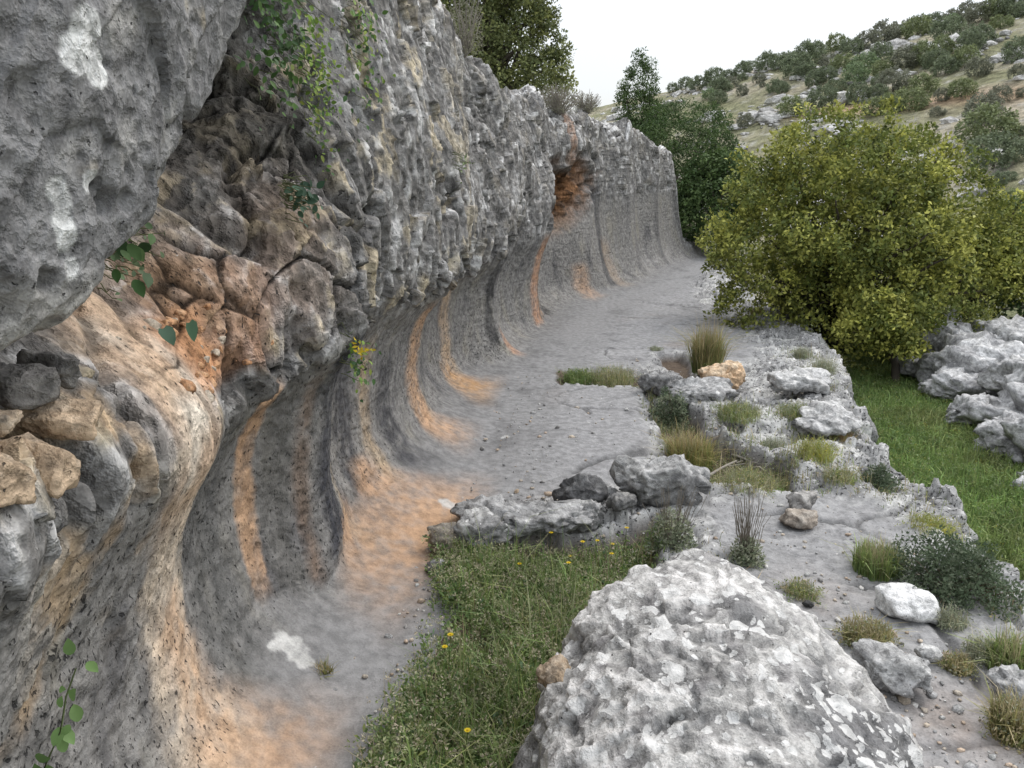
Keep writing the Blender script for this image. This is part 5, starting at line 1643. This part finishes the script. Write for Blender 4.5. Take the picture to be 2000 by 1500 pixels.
def wall_plant(pos, leaves, label, seed, spread, size, pal, droop=-.4, stems=True, cat="plant", flowers=None, name="wall_plant"):
    r_ = np.random.default_rng(seed)
    root = link(name, None, None, None, pos, label=label, cat=cat, group="plants rooted in the cliff")
    L_, S_ = [], []
    for k in range(leaves):
        o_ = np.array((abs(r_.normal(.03, .035)) + .01, r_.normal(0, 1) * spread[1], r_.normal(0, 1) * spread[2]))
        ax = r_.normal(0, .5, 3) + np.array((.25, -.25, droop))
        nr = np.array((.8, -.5, .3)) + r_.normal(0, .35, 3)
        L_.append(heart_leaf(o_, ax, nr, size * r_.uniform(.55, 1.35), np.array(pal[k % len(pal)]) * r_.uniform(.7, 1.3), oval=leaves > 3))
        if stems and (leaves < 50 or k % 9 == 0):
            S_.append(tube(wiggle((-.04, o_[1] * .7 + .02, o_[2] + .5 * spread[2]), o_, 4, .012, r_), [.002, .0018, .0015, .001], 4, (.13, .15, .07)))
    v, f4, f3, cl = join(L_)
    link("leaves", mesh_np("leaves", v, f4, f3, col=cl), M_LEAF, root)
    if S_:
        v, f4, f3, cl = join(S_)
        link("stems", mesh_np("stems", v, f4, f3, col=cl), M_GRASS, root, kind="stuff")
    if flowers:
        q = r_.normal(0, 1, (flowers, 3)) * np.array((.01, .018, .02)) + np.array((.06, -.01, .06))
        h_ = heads(q, .030, [(.72, .55, .04)], r_, 4)
        link("flowers", mesh_np("flowers", h_[0], h_[1], col=h_[2]), M_LEAF, root)
    return root


IVY = [(.060, .130, .040), (.075, .150, .045), (.10, .19, .05), (.05, .10, .04)]
LIME = [(.20, .31, .05), (.15, .26, .05), (.26, .32, .07)]
TEAL = [(.050, .105, .065), (.060, .120, .070), (.045, .09, .055)]
wall_plant((-.90, 3.38, 1.93), 44, "compact dark green rosette on the cracked upper wall", 601, (.03, .040, .042), .036, TEAL)
wall_plant((-.80, 1.70, 1.70), 2, "pair of broad blue green leaves hanging below the jutting block", 602, (.01, .02, .008), .046, TEAL, droop=-.9, stems=False)
wall_plant((-.86, 1.72, 1.83), 14, "cluster of pointed leaves drooping beside the lower corner of the jutting block", 603, (.02, .03, .055), .034, IVY, droop=-1.0, stems=False)
wall_plant((-1.12, 2.25, 1.80), 40, "small leaved creeper trailing over the orange rubble", 604, (.03, .10, .05), .024, [(.13, .19, .10), (.10, .16, .08)], droop=-.1)
wall_plant((-.74, 3.56, 1.20), 70, "green plant with a yellow flower hanging from the lip of the overhang", 605, (.03, .035, .065), .026, LIME + IVY, droop=-.6, flowers=7)
wall_plant((-1.05, 3.75, 2.62), 330, "leafy creeper in the dark recess above the jutting block", 606, (.05, .26, .17), .034, IVY, droop=-.5)
wall_plant((-.93, 3.95, 2.50), 220, "lime green creeper hanging at the sunlit rim of the dark recess", 607, (.04, .16, .16), .026, LIME, droop=-.6)
wall_plant((-.84, 4.60, 2.72), 200, "thin lime green creeper high on the wall at the top of the view", 608, (.04, .26, .18), .030, LIME + IVY, droop=-.6)
wall_plant((-.90, 3.80, 2.28), 90, "scattered small leaves below the lime green creeper", 609, (.03, .12, .12), .022, LIME + IVY, droop=-.4)
wall_plant((-.42, 6.45, 2.10), 26, "faint small leaved weed on the middle of the upper wall", 610, (.02, .10, .06), .028, [(.16, .21, .10)], droop=.1)
wall_plant((-.86, 4.45, 2.15), 16, "few small leaves in a crack of the upper wall", 611, (.02, .05, .08), .03, IVY, droop=-.4)

# blurred sprig rising in front of the wall at the lower left
for j_, (bx_, by_, bz_, tx_, ty_, tz_, lab) in enumerate(((-.98, 1.28, .86, -.80, 1.30, 1.13, "leafy green sprig rising against the wall in the lower left corner"),
                                                         (-.97, 1.22, 1.04, -.93, 1.20, 1.20, "second sprig with pale leaves at the left edge"))):
    r_ = np.random.default_rng(620 + j_)
    root = link("sprig", None, None, None, (bx_, by_, bz_), label=lab, cat="plant")
    T_ = np.array((tx_ - bx_, ty_ - by_, tz_ - bz_))
    st_ = wiggle((-.05, 0, -.25), T_, 9, .006, r_)
    tv = tube(st_, np.linspace(.0035, .0015, 9), 5, (.13, .17, .07))
    link("stem", mesh_np("stem", tv[0], tv[1], col=tv[2]), M_GRASS, root)
    L_ = []
    for k in range(26):
        p = st_[2 + k // 4 if 2 + k // 4 < 9 else 8] + r_.normal(0, .012, 3)
        L_.append(heart_leaf(p, r_.normal(0, .6, 3) + np.array((.3, -.3, .3)), np.array((.5, -.8, .5)) + r_.normal(0, .3, 3), .034 * r_.uniform(.6, 1.25), np.array((.16, .27, .09)) * r_.uniform(.8, 1.3), oval=True))
    v, f4, f3, cl = join(L_)
    link("leaves", mesh_np("leaves", v, f4, f3, col=cl), M_LEAF, root)

# dead sticks lying in the rough rock
r_ = np.random.default_rng(630)
for (a, b, lab) in (((1.45, 5.55), (1.78, 5.85), "bleached forked stick lying across the rough rock"), ((1.72, 5.95), (1.88, 5.66), "short curved dead stick beside the forked one")):
    za = on_ledge(*a) + .05
    zb = on_ledge(*b) + .05
    pth = wiggle((a[0], a[1], za), (b[0], b[1], zb), 7, .02, r_)
    prt = [tube(pth, np.linspace(.012, .006, 7), 6, (.33, .30, .27)), tube(wiggle(pth[3], pth[3] + np.array((.12, -.05, .03)), 4, .01, r_), np.linspace(.008, .004, 4), 5, (.33, .30, .27))]
    v, f4, f3, cl = join(prt)
    link("stick", mesh_np("stick", v, f4, f3, col=cl), M_BARK, label=lab, cat="stick")

# pebbles and crumbs on the benches
r_ = np.random.default_rng(631)
pb = np.concatenate([np.stack([r_.normal(1.62, .30, 240), r_.normal(3.4, .75, 240)], 1), np.stack([r_.normal(1.55, .25, 200), r_.normal(2.5, .35, 200)], 1),
                     np.stack([r_.normal(.6, .3, 170), r_.normal(4.5, .22, 170)], 1), np.stack([r_.uniform(-.3, 1.1, 90), r_.uniform(4.8, 8, 90)], 1), np.stack([r_.normal(-.42, .07, 120), r_.uniform(2.6, 4.2, 120)], 1), np.stack([r_.uniform(-.75, .3, 260), r_.uniform(2.8, 8.5, 260)], 1), np.stack([r_.uniform(1.2, 3.0, 260), r_.uniform(4.8, 9, 260)], 1)])
pz = stand(pb)
n = len(pz)
dv, df = ico(1)
sc_ = r_.lognormal(-4.95, .5, n).clip(.003, .022)
rv = dv[None] * (1 + .3 * r_.uniform(-1, 1, (n, len(dv), 1))) * (sc_[:, None] * np.stack([r_.uniform(.8, 1.5, n), r_.uniform(.8, 1.5, n), r_.uniform(.5, .9, n)], 1))[:, None] + (pz + np.array((0, 0, .004)))[:, None]
pc = pick_cols([(.50, .49, .47), (.38, .34, .29), (.40, .32, .25), (.30, .30, .30), (.20, .195, .19), (.44, .38, .31), (.42, .42, .41)], n, r_)
me = mesh_np("pebbles", rv.reshape(-1, 3), tris=(df[None] + (np.arange(n) * len(dv))[:, None, None]).reshape(-1, 3), col=np.repeat(pc, len(dv), 0), masks={"pit": np.zeros(n * len(dv)), "lich": np.zeros(n * len(dv))})
link("pebbles", me, M_BOULDER, kind="stuff", label="pebbles and stone crumbs strewn on the benches of the ledge")
